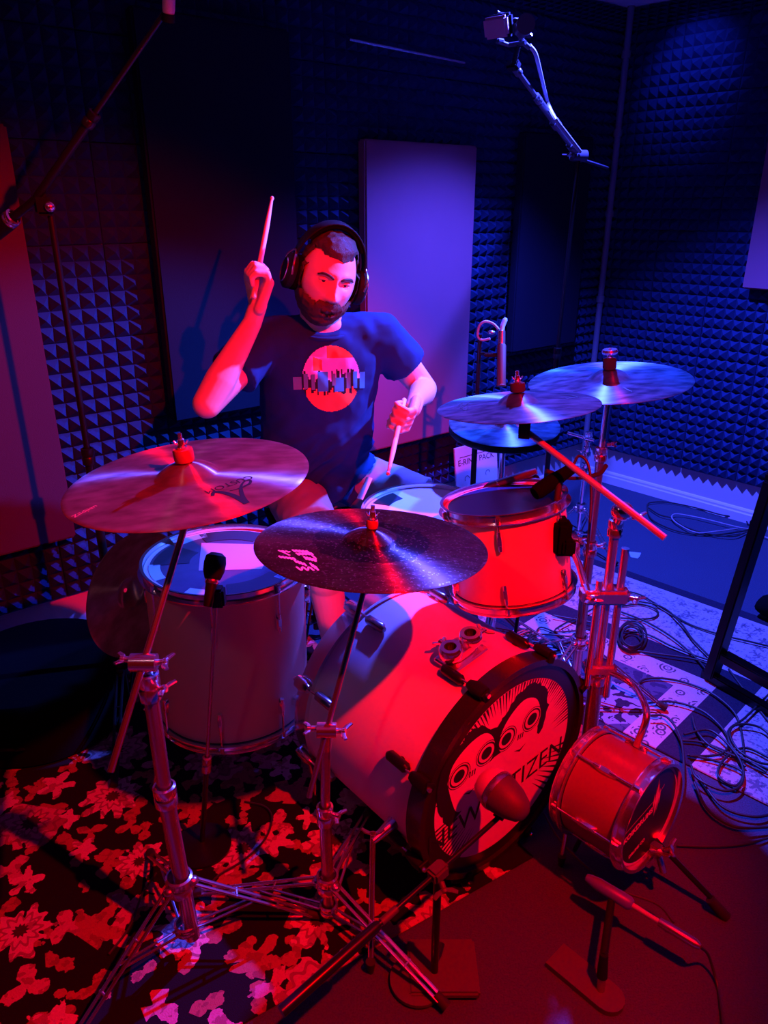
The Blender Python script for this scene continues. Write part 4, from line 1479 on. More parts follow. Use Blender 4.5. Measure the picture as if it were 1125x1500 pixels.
MB().tube([V((hb.x, hb.y, at(704, 518, y=2.64).z)), at(734, 520, t=2.57)], .006, 10).build('short_arm', M_black_metal, hs)
MB().ball(at(720, 487, t=2.6), .010, (1.4, 1, .8), sub=2).build('knob', M_chrome_worn, hs)
xlr_cable('cable', [at(732, 484, t=2.57), at(722, 474, t=2.58), at(710, 471, t=2.58), at(702, 478, t=2.59), at(700, 492, t=2.60), at(706, 498, t=2.60), at(718, 496, t=2.59)], .0045, M_cable_grey, 'cable loop at the top of the condenser microphone')

# overhead microphone on its boom
ob0 = V((.757, 3.3, .003))
oh = thing('microphone_stand', 'tall boom stand by the corner reaching up to the overhead microphone', 'microphone stand', ob0, 'microphone stands')
tripod(oh, ob0, .2, .08, .3, (30, 150, 270), M_black_metal, .012)
pt = at(848, 228, y=3.3)
pole(oh, ob0 + V((0, 0, .03)), V((ob0.x, ob0.y, .95)), .0125, 'lower_tube', M_black_metal)
pole(oh, V((ob0.x, ob0.y, .95)), pt, .0085, 'upper_tube', M_black_metal)
collar(oh, (ob0.x, ob0.y, .95), (0, 0, 1), .0125, .05, M_black_metal)
m0 = at(742, 48, z=2.07)
a0_ = at(752, 96, z=2.0)
a_end = at(890, 246, y=3.52)
dv = (a0_ - pt)
j = pt.lerp(a0_, .45)
MB().tube([a0_, j], .0085, 12).build('boom_arm', M_boom, oh)
MB().tube([pt.lerp(a0_, .62), pt.lerp(a0_, -.05)], .0125, 14).build('boom_sleeve', M_boom, oh)
MB().tube([pt.lerp(a0_, -.05), a_end], .006, 10).build('boom_tail', M_boom, oh)
mb = MB()
mb.cyl(pt - V((.03, .01, 0)), pt + V((.03, .01, 0)), .021, seg=18)
mb.build('clutch', M_boom, oh)
wing_screw(oh, pt + V((-.03, -.012, 0)), (-1, -.3, .2), size=.03)
for k in (.12, .38, .66, .95):
    collar(oh, pt.lerp(a0_, k), dv, .013 if k < .6 else .009, .035, M_boom)
MB().box((0, 0, 0), (.05, .03, .03), mframe(a0_, dv), .006).build('end_clip', M_black, oh)
om = thing('overhead_microphone', 'square-grilled overhead microphone in a shock mount below the ceiling', 'microphone', m0)
g0 = at(727, 40, z=2.09)
gn = V((-.62, -.72, -.30)).normalized()
MG = mframe(g0, gn)
MB().box((0, 0, 0), (.092, .062, .022), MG, .008).build('grille', M_grille, om)
MB().box((0, 0, -.022), (.098, .068, .024), MG, .008).build('body', M_black, om)
c1_ = at(768, 38, z=2.085)
MB().cyl(c1_ - V((0, .03, 0)), c1_ + V((0.0, .03, .0)), .030, seg=24).build('end_cap', M_boom, om)
mb = MB()
pts = [at(727, 18, z=2.14), at(742, 28, z=2.125), at(757, 34, z=2.10), at(764, 58, z=2.06), at(775, 70, z=2.04)]
mb.tube(smooth_path(pts, 4), .008, 10)
mb.tube([at(727, 60, z=2.06), at(745, 66, z=2.05), at(770, 62, z=2.05)], .007, 10)
for q in ((735, 22, 2.13), (757, 30, 2.10), (762, 48, 2.07), (733, 60, 2.06), (774, 52, 2.06)):
    mb.box((0, 0, 0), (.028, .012, .014), mframe(at(q[0], q[1], z=q[2]), (.3, -.5, .6)), .003)
mb.build('shock_mount', M_boom, om)
MB().tube([at(760, 66, z=2.045), a0_], .008, 10).build('swivel_post', M_black, om)
xlr_cable('cable', [at(775, 66, z=2.05), at(784, 78, z=2.03), at(790, 100, z=2.0), at(797, 130, z=1.96), at(803, 152, z=1.93), at(812, 172, y=2.96), at(830, 196, y=3.12), at(850, 222, y=3.27)], .007, M_cable_grey, 'pale-lit cable hanging from the overhead microphone to its boom')

# left overhead boom
lb0 = V((-.826, 2.0, .006))
lo = thing('microphone_stand', 'dark boom stand left of the kit with its arm slanting up to the ceiling', 'microphone stand', lb0, 'microphone stands')
tripod(lo, lb0, .2, .08, .3, (-80, 40, 100), M_black_metal, .012)
lt = V((-.826, 2.0, 1.545))
pole(lo, lb0 + V((0, 0, .03)), V((lb0.x, lb0.y, .9)), .0125, 'lower_tube', M_black_metal)
pole(lo, V((lb0.x, lb0.y, .9)), lt, .0085, 'upper_tube', M_black_metal)
collar(lo, (lb0.x, lb0.y, .9), (0, 0, 1), .0125, .05, M_black_metal)
MB().ball(at(73, 303, y=1.97), .013, sub=2).build('clutch_knob', M_chrome, lo)
MB().box((0, 0, 0), (.04, .045, .05), mframe(at(66, 300, y=1.99), (0, 0, 1)), .008).build('clutch', M_black, lo)
l0, l1, l2 = at(-40, 366, y=2.06), at(52, 292, y=1.98), at(246, 12, y=1.9)
MB().tube([l0, l0.lerp(l1, .6)], .022, 14).build('counterweight', M_black, lo)
MB().tube([l0.lerp(l1, .5), l1, l1.lerp(l2, .45)], .010, 12).build('boom_sleeve', M_black_metal, lo)
MB().tube([l1.lerp(l2, .42), l2], .006, 10).build('boom_arm', M_black_metal, lo)
collar(lo, l1.lerp(l2, .45), l2 - l1, .0095, .04, M_black_metal)
collar(lo, l0.lerp(l1, .62), l1 - l0, .016, .03, M_chrome)
um = thing('overhead_microphone', 'small reddish microphone at the top of the dark left boom', 'microphone', l2)
MB().lathe([(0, 0), (.012, .002), (.0135, .01), (.0135, .05), (.010, .07), (0, .07)], mframe(l2 + V((0, 0, -.012)), V((.2, -.3, .9))), 20).build('body', M_grille, um)
MB().lathe([(0, 0), (.014, .0), (.014, .016), (0, .016)], mframe(l2 + V((-.003, .004, -.024)), V((.2, -.3, .9))), 20).build('clip', M_black, um)

# ------------------------------------------------------------------ cables on the floor
def fc(pts, label, m=M_cable, r=.0038, group='loose cables on the rug', n=8, z=.012):
    """cable lying on the floor through the given photo points"""
    P = []
    for i, (x, y) in enumerate(pts):
        P.append(at(x, y, z=z + .0015 * (i % 3)))
    return xlr_cable('cable', P, r, m, label, group, n)
c6 = lambda L_: [(870 + x / 4.412, 860 + y / 4.412) for x, y in L_]
c8 = lambda L_: [(560 + x / 1.991, 950 + y / 1.991) for x, y in L_]
fc(c6([(180, 20), (300, 50), (450, 140), (620, 240), (830, 310), (1000, 350), (1200, 400)]), 'black cable sweeping across the cream rug border to the right edge', z=.014)
fc(c6([(150, 150), (330, 220), (500, 320), (640, 440), (740, 550)]), 'black cable running straight over the cream rug toward the black stand foot', z=.018)
fc(c6([(170, 125), (300, 110), (395, 140), (412, 180), (350, 205), (190, 200), (120, 180)]), 'black cable bent in a flat loop beside the slanted boom stand', z=.014)
fc(c6([(170, 75), (420, 120), (550, 220), (640, 340), (770, 470)]), 'black cable curving down the cream rug to the black stand', z=.021)
fc(c6([(150, 280), (330, 300), (500, 380), (650, 440), (780, 480)]), 'black cable from the coil toward the black stand', z=.016)
fc(c6([(190, 400), (400, 430), (640, 465), (770, 510)]), 'black cable lying along the dark rug stripe', z=.018)
fc(c6([(270, 640), (330, 595), (450, 590), (600, 620), (750, 680), (880, 780), (940, 880), (970, 1060), (960, 1150)]), 'long black cable arching over the rug field', z=.014)
fc(c6([(330, 750), (500, 740), (680, 790), (800, 880), (868, 980), (850, 1060), (760, 1090), (620, 1090)]), 'black cable curling back toward the mini drum', z=.018)
fc(c6([(1150, 970), (1080, 910), (980, 885), (900, 900), (880, 960), (940, 1060), (1060, 1130), (1160, 1150)]), 'black cable bent in a bow at the right edge', z=.022)
fc(c6([(560, 990), (680, 1000), (800, 1040), (900, 1090), (980, 1160)]), 'black cable passing behind the mini drum', z=.016)
fc(c6([(640, 840), (660, 920), (720, 1000), (800, 1050), (960, 1110), (1160, 1190)]), 'black cable crossing the dark rug corner', z=.020)
fc(c8([(1150, 110), (1060, 200), (1010, 240), (1030, 300), (1120, 360)]), 'black cable looping beside the mini drum spur', z=.02)
fc(c8([(890, 310), (980, 330), (1050, 360), (1030, 400), (980, 370), (1000, 320), (1060, 290), (1150, 330)]), 'black cable in a small closed loop right of the mini drum', z=.016)
fc(c8([(880, 250), (960, 240), (1040, 320), (1050, 390), (1000, 415), (920, 380), (900, 340)]), 'black cable coiled once right of the mini drum', z=.024)
fc(c8([(910, 390), (950, 470), (1030, 520), (1140, 520)]), 'black cable leaving the coils toward the right edge', z=.018)
fc(c8([(920, 370), (990, 460), (1080, 490), (1150, 480)]), 'black cable beside the one leaving the coils', z=.014)
fc(c8([(860, 575), (960, 578), (1060, 570), (1150, 545)]), 'thin black cable along the carpet under the coils', z=.008, r=.003)
fc(c8([(780, 195), (830, 200), (870, 260), (880, 350), (872, 420)]), 'dark cable arching over the mini drum rim', z=.03)
fc(c8([(1010, 60), (1100, 180), (1150, 240)]), 'black cable descending past the black stand', z=.01)
# coil on the rug beside the stand
P = []
for i in range(76):
    a = 2 * math.pi * i / 15
    k = i / 15
    P.append(at(925 + (40 - k * 3) * math.cos(a) * .55 + 2 * math.sin(k * 2), 932 + (24 - k * 2.2) * math.sin(a), z=.013 + k * .006))
xlr_cable('cable', P, .0035, M_cable, 'black cable wound in a small tight coil behind the chrome stand', 'loose cables on the rug', 4)
random.seed(21)
for k in range(9):
    x, y = random.uniform(758, 850), random.uniform(905, 955)
    P = [at(x + random.uniform(-14, 14) + i * random.uniform(-16, 18), y + random.uniform(-18, 18), z=.012 + .004 * k * .5) for i in range(5)]
    xlr_cable('cable', P, .0034, M_cable, 'tangled black cable on the rug behind the rack tom', 'tangled cables behind the rack tom', 7)
# coil against the right baseboard
c5 = lambda L_: [(900 + x / 5, 650 + y / 5) for x, y in L_]
fc(c5([(980, 590), (940, 545), (780, 520), (600, 470), (400, 430), (270, 430), (240, 460), (270, 550), (400, 620), (560, 660), (760, 665), (940, 640), (1010, 620)]), 'black cable coil lying by the right baseboard', z=.010, group='cables by the baseboard')
fc(c5([(1000, 625), (900, 610), (700, 560), (560, 530), (450, 515), (420, 540), (470, 590), (600, 650), (760, 640), (900, 620)]), 'grey cable loop inside the coil by the baseboard', M_cable_grey, z=.018, group='cables by the baseboard')
fc(c5([(250, 470), (330, 520), (420, 545), (500, 600), (640, 650), (850, 680), (960, 650), (1020, 615)]), 'black inner turn of the coil by the baseboard', z=.014, group='cables by the baseboard')
fc(c5([(1010, 620), (1060, 665), (1150, 700)]), 'pale cable end leaving the baseboard coil', M_cable_grey, z=.010, group='cables by the baseboard')
p = at(1102, 773, z=.0)
MB().box((p.x, p.y, .022), (.03, .03, .04), None, .006).build('cable_tie', M_black, label='black hook tie gripping the coil by the baseboard', cat='cable tie')
mb = MB()
mb.prism([at(x, y, z=.001) for x, y in ((921, 808), (939, 810), (937, 815), (934, 818), (924, 816))], (0, 0, .0006))
mb.build('tape_scrap', M_tape_blue, label='torn scrap of pale tape on the carpet by the right wall', cat='tape')
c7 = lambda L_: [(x / 2.009, 1000 + y / 2.009) for x, y in L_]
fc(c7([(720, 350), (780, 365), (800, 400), (780, 460), (720, 520), (640, 570), (600, 620)]), 'thin cable looping over the floral rug below the floor tom', z=.011, r=.0028, group='thin leads on the floral rug')
fc(c7([(460, 560), (420, 620), (380, 720), (320, 800)]), 'thin cable trailing over the floral rug beside the left stand', z=.011, r=.0028, group='thin leads on the floral rug')
fc(c8([(470, 480), (520, 560), (600, 640), (680, 700), (800, 745), (850, 800)]), 'thin red-lit cable from the kick microphone across the floor', z=.05, r=.0028, group=None)

# ------------------------------------------------------------------ other things in the room
# black sled-foot stand at right
f0 = at(1040, 998, z=.0)
dr = V((.50, -.866, 0)).normalized()
sd = V((dr.y, -dr.x, 0))
es = thing('equipment_stand', 'black square-tube stand frame standing on the cream rug at the right edge', 'stand', f0)
def bar(a, b, w_, h_, name):
    a, b = V(a), V(b)
    M = mframe((a + b) / 2, b - a, (dr.x, dr.y, .001))
    return MB().box((0, 0, 0), (w_, h_, (b - a).length), M, .004).build(name, M_black_metal, es)
top_ = at(1132, 705, y=f0.y - .02)
bar(f0 + V((0, 0, .022)), top_, .05, .035, 'upright')
bar(f0 - dr * .03 + V((0, 0, .018)), f0 + dr * .62 + V((0, 0, .018)), .04, .035, 'sled_foot')
bar(f0 + dr * .02 + V((.01, 0, .115)), f0 + dr * .6 + V((.01, 0, .115)), .035, .045, 'rung')
bar(f0 + dr * .58 + V((0, 0, .022)), top_ + dr * .58, .05, .035, 'upright')
bar(top_ - dr * .02, top_ + dr * .62, .05, .035, 'top_rail')
# card packet leaning on the foam
pk = V((.45, 3.72, 0.0))
e_, n_ = -EB, NB
pc_ = at(703, 690, y=3.56)
pkt = thing('card_packet', 'white card packet for drum rings leaning against the foam behind the hi-hat', 'packet', V((pc_.x, pc_.y, .0)))
tl = at(665, 657, y=3.56)
hgt = tl.z - .003
up_ = (V((0, 0, 1)) - n_ * .12).normalized()
M = Matrix((e_, up_, e_.cross(up_))).transposed().to_4x4()
org = V((tl.x, tl.y, tl.z)) - up_ * (hgt / up_.z)
M.translation = org
Wd = .30
MB().box((Wd / 2, hgt / up_.z / 2, 0), (Wd, hgt / up_.z, .012), M, .002).build('card_sleeve', M_card, pkt)
mb = MB()
hh_ = hgt / up_.z
put_text(mb, 'E-RING PACK', .043, lambda x, y: M @ V((.145 + x, hh_ - .095 + y, .0068)))
mb.build('lettering', M_print_black, pkt, smooth=0)
mb = MB()
for x0, x1, yy in ((.03, .27, hh_ - .055), (.05, .16, hh_ - .235), (.18, .27, hh_ - .235)):
    mb.bm.faces.new([mb.bm.verts.new(M @ V(q)) for q in ((x0, yy, .0068), (x1, yy, .0068), (x1, yy + .003, .0068), (x0, yy + .003, .0068))])
mb.build('printed_rule', M_print_black, pkt, smooth=0)
mb = MB()
for cx in (.075, .225):
    a_ = [mb.bm.verts.new(M @ V((cx + .017 * math.cos(t), hh_ - .17 + .017 * math.sin(t), .0068))) for t in [math.pi * 1.2 * k / 10 for k in range(11)]]
    b_ = [mb.bm.verts.new(M @ V((cx + .014 * math.cos(t), hh_ - .17 + .014 * math.sin(t), .0068))) for t in [math.pi * 1.2 * k / 10 for k in range(11)]]
    for k in range(10):
        mb.bm.faces.new([a_[k], a_[k + 1], b_[k + 1], b_[k]])
mb.build('printed_rings', M_print_black, pkt, smooth=0)
# padded drum case at left
cc = V((-1.10, 2.02, .006))
dc = thing('drum_case', 'black padded round drum case in the dark left of the floor tom', 'case', cc)
Mx = Matrix.Translation(cc)
MB().lathe([(0, 0), (.25, 0), (.262, .012), (.262, .14), (.258, .146)], Mx, 48).build('body', M_case, dc)
MB().lathe([(.258, .146), (.266, .15), (.266, .20), (.255, .215), (0, .222)], Mx, 48).build('lid', M_case, dc)
MB().tube([cc + V((.05, -.262, .08)), cc + V((.05, -.30, .11)), cc + V((-.07, -.30, .11)), cc + V((-.07, -.258, .08))], .009, 8, flat=.5).build('handle', M_black, dc)
# soft cable bag at the right edge
bgp = at(1118, 905, z=.0)
mb = MB()
mb.ball(bgp + V((.06, 0, .05)), .09, (1.1, .8, .55), sub=3)
for v in mb.bm.verts:
    v.co += v.normal * 0 + V((noise.noise(v.co * 14), noise.noise(v.co * 14 + V((5, 0, 0))), noise.noise(v.co * 14 + V((0, 7, 0))))) * .012
    v.co.z = max(v.co.z, .008)
mb.build('cable_bag', M_case, label='crumpled black bag on the rug behind the black stand', cat='bag', smooth=60)
# ------------------------------------------------------------------ the drummer
def remesh(bm, voxel, smooth_it=4, fac=0.5):
    me = bpy.data.meshes.new('tmp')
    bmesh.ops.recalc_face_normals(bm, faces=bm.faces[:])
    bm.to_mesh(me)
    bm.free()
    o = bpy.data.objects.new('tmp', me)
    COL.objects.link(o)
    md = o.modifiers.new('r', 'REMESH')
    md.mode = 'VOXEL'
    md.voxel_size = voxel
    sm = o.modifiers.new('s', 'SMOOTH')
    sm.factor = fac
    sm.iterations = smooth_it
    dg = bpy.context.evaluated_depsgraph_get()
    ev = o.evaluated_get(dg)
    out = bmesh.new()
    tmp = bpy.data.meshes.new_from_object(ev)
    out.from_mesh(tmp)
    bpy.data.objects.remove(o)
    bpy.data.meshes.remove(me)
    bpy.data.meshes.remove(tmp)
    return out

F = V((.25, -.97, 0)).normalized()
LV = V((.97, .25, 0)).normalized()          # his left = picture right
UPV = V((0, 0, 1))
HIP = V((-.255, 2.50, .665))
SHM = V((-.19, 2.335, 1.175))
shR, shL = V((-.372, 2.288, 1.165)), V((-.010, 2.382, 1.170))
elR = at(303, 592, t=2.12)
wrR = at(369, 474, t=2.135)
elL = at(622, 570, t=2.50)
wrL = at(609, 586, t=2.27)
hipR, hipL = HIP - LV * .09 + V((0, 0, 0)), HIP + LV * .09
knR, knL = V((-.20, 2.10, .60)), V((.185, 2.385, .595))
anR, anL = V((-.135, 2.03, .155)), V((.30, 2.33, .165))
toR, toL = anR + V((.07, -.17, -.08)), anL + V((.03, -.19, -.085))

# head frame
hF = V((.30, -.93, -.20)).normalized()
up0 = V((.27, 0, .965)).normalized()
hL = up0.cross(hF).normalized() * 1.0
hU = hF.cross(hL).normalized()
HC = at(478, 409, t=2.17)
HM = Matrix((hL, hF, hU)).transposed().to_4x4()
HM.translation = HC
def gauss(x, y, cx, cy, sx, sy):
    return math.exp(-((x - cx) / sx) ** 2 - ((y - cy) / sy) ** 2)
def head_r(d):
    """surface point of the head in its own frame (x to his left, y forward, z up), metres"""
    x, y, z = d
    p = V((x * .080, y * .100, z * .126))
    if p.z < 0:
        k = min(1, -p.z / .12)
        p.x *= 1 - .22 * k ** 1.5
        if p.y < 0:
            p.y *= 1 - .42 * k
        else:
            p.y *= 1 - .02 * k
    if p.z > .03:
        p.y *= 1 - .05 * min(1, (p.z - .03) / .09)
    if y > 0.15:
        fx, fz = p.x, p.z
        w_ = min(1, (y - .15) / .35)
        dy = 0
        dy += .006 * gauss(abs(fx), fz, .028, .036, .028, .011)            # brow
        dy -= .013 * gauss(abs(fx), fz, .032, .014, .019, .014)            # eye sockets
        dy += .010 * gauss(fx, fz, 0, .006, .009, .026)                    # nose bridge
        dy += .026 * gauss(fx, fz, 0, -.024, .0125, .018)                  # nose tip
        dy += .010 * gauss(abs(fx), fz, .014, -.029, .008, .009)           # nostrils
        dy += .005 * gauss(abs(fx), fz, .043, -.012, .02, .018)            # cheeks
        dy += .006 * gauss(fx, fz, 0, -.058, .024, .006)                   # upper lip
        dy -= .004 * gauss(fx, fz, 0, -.0655, .026, .0028)                 # mouth line
        dy += .007 * gauss(fx, fz, 0, -.073, .021, .006)                   # lower lip
        dy -= .003 * gauss(fx, fz, 0, -.085, .02, .006)
        dy += .010 * gauss(fx, fz, 0, -.104, .024, .018)                   # chin
        p.y += dy * w_
    return p
def head_shell(sub, fn, mask=None):
    b = bmesh.new()
    bmesh.ops.create_icosphere(b, subdivisions=sub, radius=1)
    dirs = {}
    kill = []
    for v in b.verts:
        d = v.co.normalized()
        p = head_r(d)
        if mask is not None:
            m_ = mask(p, d)
            if m_ <= 0:
                kill.append(v)
            v.co = fn(p, d, max(m_, 0))
        else:
            v.co = fn(p, d, 1)
    if kill:
        bmesh.ops.delete(b, geom=kill, context='VERTS')
    for v in b.verts:
        v.co = HM @ v.co
    return b

person = thing('person', 'bearded man in charcoal T-shirt drumming, right arm raised with a stick', 'person', (HIP.x, HIP.y, .02))
body = MB()
body.add(head_shell(6, lambda p, d, m_: p))
for sg in (-1, 1):   # ears under the headphones
    body.ball(HM @ V((sg * .079, -.008, -.008)), .03, (.35, .7, 1), HM.to_3x3().to_4x4(), 2)
neck0 = SHM + V((0.0, .0, .02))
neck1 = HM @ V((0, -.025, -.06))
body.cone(neck0, neck1, .066, .058)
# trunk
def ring(z, hw, hd, dx=0.0, dy=0.0):
    k = (z - HIP.z) / (SHM.z - HIP.z)
    c = HIP.lerp(SHM, k)
    c.z = z
    c += F * dy + LV * dx
    return (c, LV * hw, F * hd)
body.loft([ring(.60, .12, .09), ring(.68, .165, .115), ring(.85, .15, .105), ring(1.02, .165, .105), ring(1.12, .175, .095), ring(1.19, .12, .07), ring(1.225, .06, .05)])
body.cone(SHM - LV * .05 - UPV * .01, shR, .075, .058)
body.cone(SHM + LV * .05 - UPV * .01, shL, .075, .058)
for a_, b_, c_ in ((shR, elR, wrR), (shL, elL, wrL)):
    body.cone(a_, a_.lerp(b_, .45), .058, .052)
    body.cone(a_.lerp(b_, .4), b_, .051, .041)
    body.cone(b_, b_.lerp(c_, .3), .041, .044)
    body.cone(b_.lerp(c_, .3), c_, .044, .027)
for h_, k_, a_, t_ in ((hipR, knR, anR, toR), (hipL, knL, anL, toL)):
    body.cone(h_, k_, .088, .060)
    body.cone(k_, k_.lerp(a_, .3), .057, .056)
    body.cone(k_.lerp(a_, .3) + (k_ - h_).normalized() * -.012, a_, .057, .036)

def hand(wrist, center, sdir, palm_n, thumb_side):
    """closed hand round a stick: sdir along the stick, palm_n towards the stick"""
    b_ = (center - wrist).normalized()
    a_ = (V(sdir) - b_ * V(sdir).dot(b_)).normalized()
    c_ = V(palm_n)
    c_ = (c_ - b_ * c_.dot(b_) - a_ * c_.dot(a_)).normalized()
    M = Matrix((a_, b_, c_)).transposed().to_4x4()
    M.translation = center
    body.cone(wrist, center - b_ * .035, .027, .026)
    for k in (-1, -.33, .33, 1):      # palm
        body.cone(M @ V((k * .026, -.042, 0)), M @ V((k * .031, .036, -.002)), .0165, .0135, 12)
    for i, (k, ln) in enumerate(((1.02, 1.0), (.36, 1.08), (-.32, 1.0), (-.98, .82))):
        x = k * .0315
        P = [(x, .036, -.002), (x, .062 * (1 if ln > .9 else .93), .012), (x * .98, .060 * ln, .040), (x * .95, .034, .050), (x * .93, .016, .040)]
        rr = [.0108, .0102, .0094, .0086, .0074]
        for q in range(4):
            body.cone(M @ V(P[q]), M @ V(P[q + 1]), rr[q], rr[q + 1], 12)
    T = [(.034, -.036, .006), (.050, -.012, .020), (.053, .014, .036), (.046, .036, .046)]
    rr = [.0165, .0128, .0112, .0092]
    for q in range(3):
        body.cone(M @ V(T[q]), M @ V(T[q + 1]), rr[q], rr[q + 1], 12)
    return M @ V((0, .036, .026)), a_

tipR = at(399, 288, t=2.16)
haR = at(384, 428, t=2.10)
gR, aR = hand(wrR, haR, (tipR - haR), V((.35, -.75, .1)), 1)
tipL = at(568, 696, t=2.02)
haL = at(602, 606, t=2.19)
gL, aL = hand(wrL, haL, (tipL - haL), V((-.5, .1, -.85)), 1)
bmb = remesh(body.bm, .0042, 2, .4)
mb = MB()
mb.bm.free()
mb.bm = bmb
mb.build('body', M_skin, person, smooth=180)

# eyes
for sg in (-1, 1):
    ec = HM @ V((sg * .0315, .0712, .0125))
    ey = MB().ball(ec, .0118, sub=3).build('eye', M_eye, person, smooth=180)
    dv = (HM.to_3x3() @ V((-.10, .96, .12))).normalized()
    MB().ball(ec + dv * .0062, .0072, sub=2).build('iris', M_iris, ey, smooth=180)
    bw = MB()
    pts = [HM @ V((sg * x, y, z)) for x, y, z in ((.010, .0985, .026), (.024, .0985, .033), (.040, .089, .034), (.052, .077, .027))]
    bw.tube(smooth_path(pts, 4), [.003] + [.0052] * 9 + [.003] * 3, 8, flat=.7)
    bw.build('eyebrow', M_hair, person, smooth=180)
    ld = MB()
    pts = [HM @ V((sg * x, y, z)) for x, y, z in ((.017, .0795, .0160), (.031, .0840, .0200), (.045, .0760, .0165))]
    ld.tube(smooth_path(pts, 5), .0046, 8)
    pts = [HM @ V((sg * x, y, z)) for x, y, z in ((.018, .0785, .0075), (.031, .0815, .0040), (.044, .0755, .0080))]
    ld.tube(smooth_path(pts, 5), .0040, 8)
    ld.build('eyelid', M_skin, person, smooth=180)

def sstep(a, b, x):
    t = max(0, min(1, (x - a) / (b - a)))
    return t * t * (3 - 2 * t)
def hair_mask(p, d):
    # hairline: high at the front, low behind the ears
    line = .083 - .008 * math.cos(p.x / .08 * 3) - .10 * max(0, abs(p.x) - .052) if d.y > .25 else .080 + (d.y - .25) * .16
    if d.y < -.1:
        line = -.03 + (d.y + 1) * .07 if d.y > -1 else -.03
    n_ = noise.noise(p * 90) * .006
    return sstep(-.004, .012, p.z - line + n_)
def hair_fn(p, d, m_):
    s = .002 + .009 * m_ * (0.8 + .7 * sstep(.2, .9, d.z) * sstep(-.6, .6, d.y))
    q = p + V((d.x, d.y, d.z)) * s
    tuft = V((p.x * 60, p.y * 260, p.z * 60))
    return q + V((noise.noise(p * 70), noise.noise(p * 70 + V((9, 0, 0))), noise.noise(p * 70 + V((0, 9, 0))))) * .004 * m_ + V(d) * noise.noise(tuft) * .0025 * m_
mb = MB()
mb.bm.free()
mb.bm = head_shell(6, hair_fn, hair_mask)
mb.build('hair', M_hair, person, smooth=180, recalc=False)
def beard_mask(p, d):
    if d.y < -.12:
        return 0
    top = -.056 + max(0, abs(p.x) - .02) * .42
    if abs(p.x) > .066 and d.y < .35:
        top = max(top, .040)
    if abs(p.x) < .036:
        top = max(top, -.036 - .12 * max(0, abs(p.x) - .01))   # moustache
    n_ = noise.noise(p * 110) * .004
    m_ = sstep(-.001, .010, top - p.z + n_)
    lips = gauss(p.x, p.z, 0, -.0665, .021, .0075)
    m_ -= 1.3 * sstep(.45, .75, lips)
    return m_
def beard_fn(p, d, m_):
    s = .002 + .0115 * min(1, m_) * (1 + .7 * sstep(.02, -.12, p.z + .02))
    q = p + V((d.x * .8, d.y * .9, -.35 if p.z < -.06 else d.z * .4)) * s
    return q + V((noise.noise(p * 130), noise.noise(p * 130 + V((9, 0, 0))), noise.noise(p * 130 + V((0, 9, 0))))) * .0035 * m_
mb = MB()
mb.bm.free()
mb.bm = head_shell(6, beard_fn, beard_mask)
mb.build('beard', M_beard, person, smooth=180, recalc=False)

# T-shirt
sh = MB()
sh.loft([ring(.615, .190, .150, 0, .015), ring(.70, .195, .155, 0, .02), ring(.80, .185, .150, 0, .02), ring(.92, .180, .140, 0, .015), ring(1.03, .190, .132, 0, .01), ring(1.12, .196, .118), ring(1.165, .168, .098), ring(1.188, .125, .086), ring(1.200, .100, .078)])
sh.cone(SHM - LV * .06 - UPV * .015, shR + V((0, 0, .002)), .085, .073)
sh.cone(SHM + LV * .06 - UPV * .015, shL + V((0, 0, .002)), .085, .073)
for a_, b_ in ((shR, elR), (shL, elL)):
    e_ = a_.lerp(b_, .52)
    M = mframe(a_, e_ - a_)
    Ls = (e_ - a_).length
    sh.lathe([(0, -.06), (.05, -.045), (.072, 0), (.073, Ls * .5), (.075, Ls), (.0, Ls)], M, 28)
bms = remesh(sh.bm, .0065, 5, .5)
for v in bms.verts:
    p = v.co
    low = sstep(1.05, .68, p.z)
    q = p - V((HIP.x, HIP.y, 0))
    fold = noise.noise(V((q.x * 9, q.y * 9, p.z * 13 + q.x * 12))) * (.005 + .012 * low) + noise.noise(p * 30) * .003
    ridge = (1 - abs(noise.noise(V((q.x * 5 + 3, q.y * 5, p.z * 16 - q.x * 14))))) ** 3 * .024 * low
    v.co = p + v.normal * (fold + ridge)
tree = BVHTree.FromBMesh(bms)
mb = MB()
mb.bm.free()
mb.bm = bms
mb.build('tshirt', M_shirt, person, smooth=180)
# collar rib
cb_ = MB()
cc_, cx_, cy_ = ring(1.200, .078, .076)
nk = (neck1 - neck0).normalized()
pts = []
for k in range(25):
    a = 2 * math.pi * k / 24
    pts.append(V((cc_.x, cc_.y, 1.205)) + LV * math.cos(a) * .093 + F * (math.sin(a) * .084) - UPV * (.022 * max(0, math.sin(a))) + UPV * .012 * max(0, -math.sin(a)))
cb_.tube(pts, .0065, 8)
cb_.build('collar_rib', M_shirt, person, smooth=180)
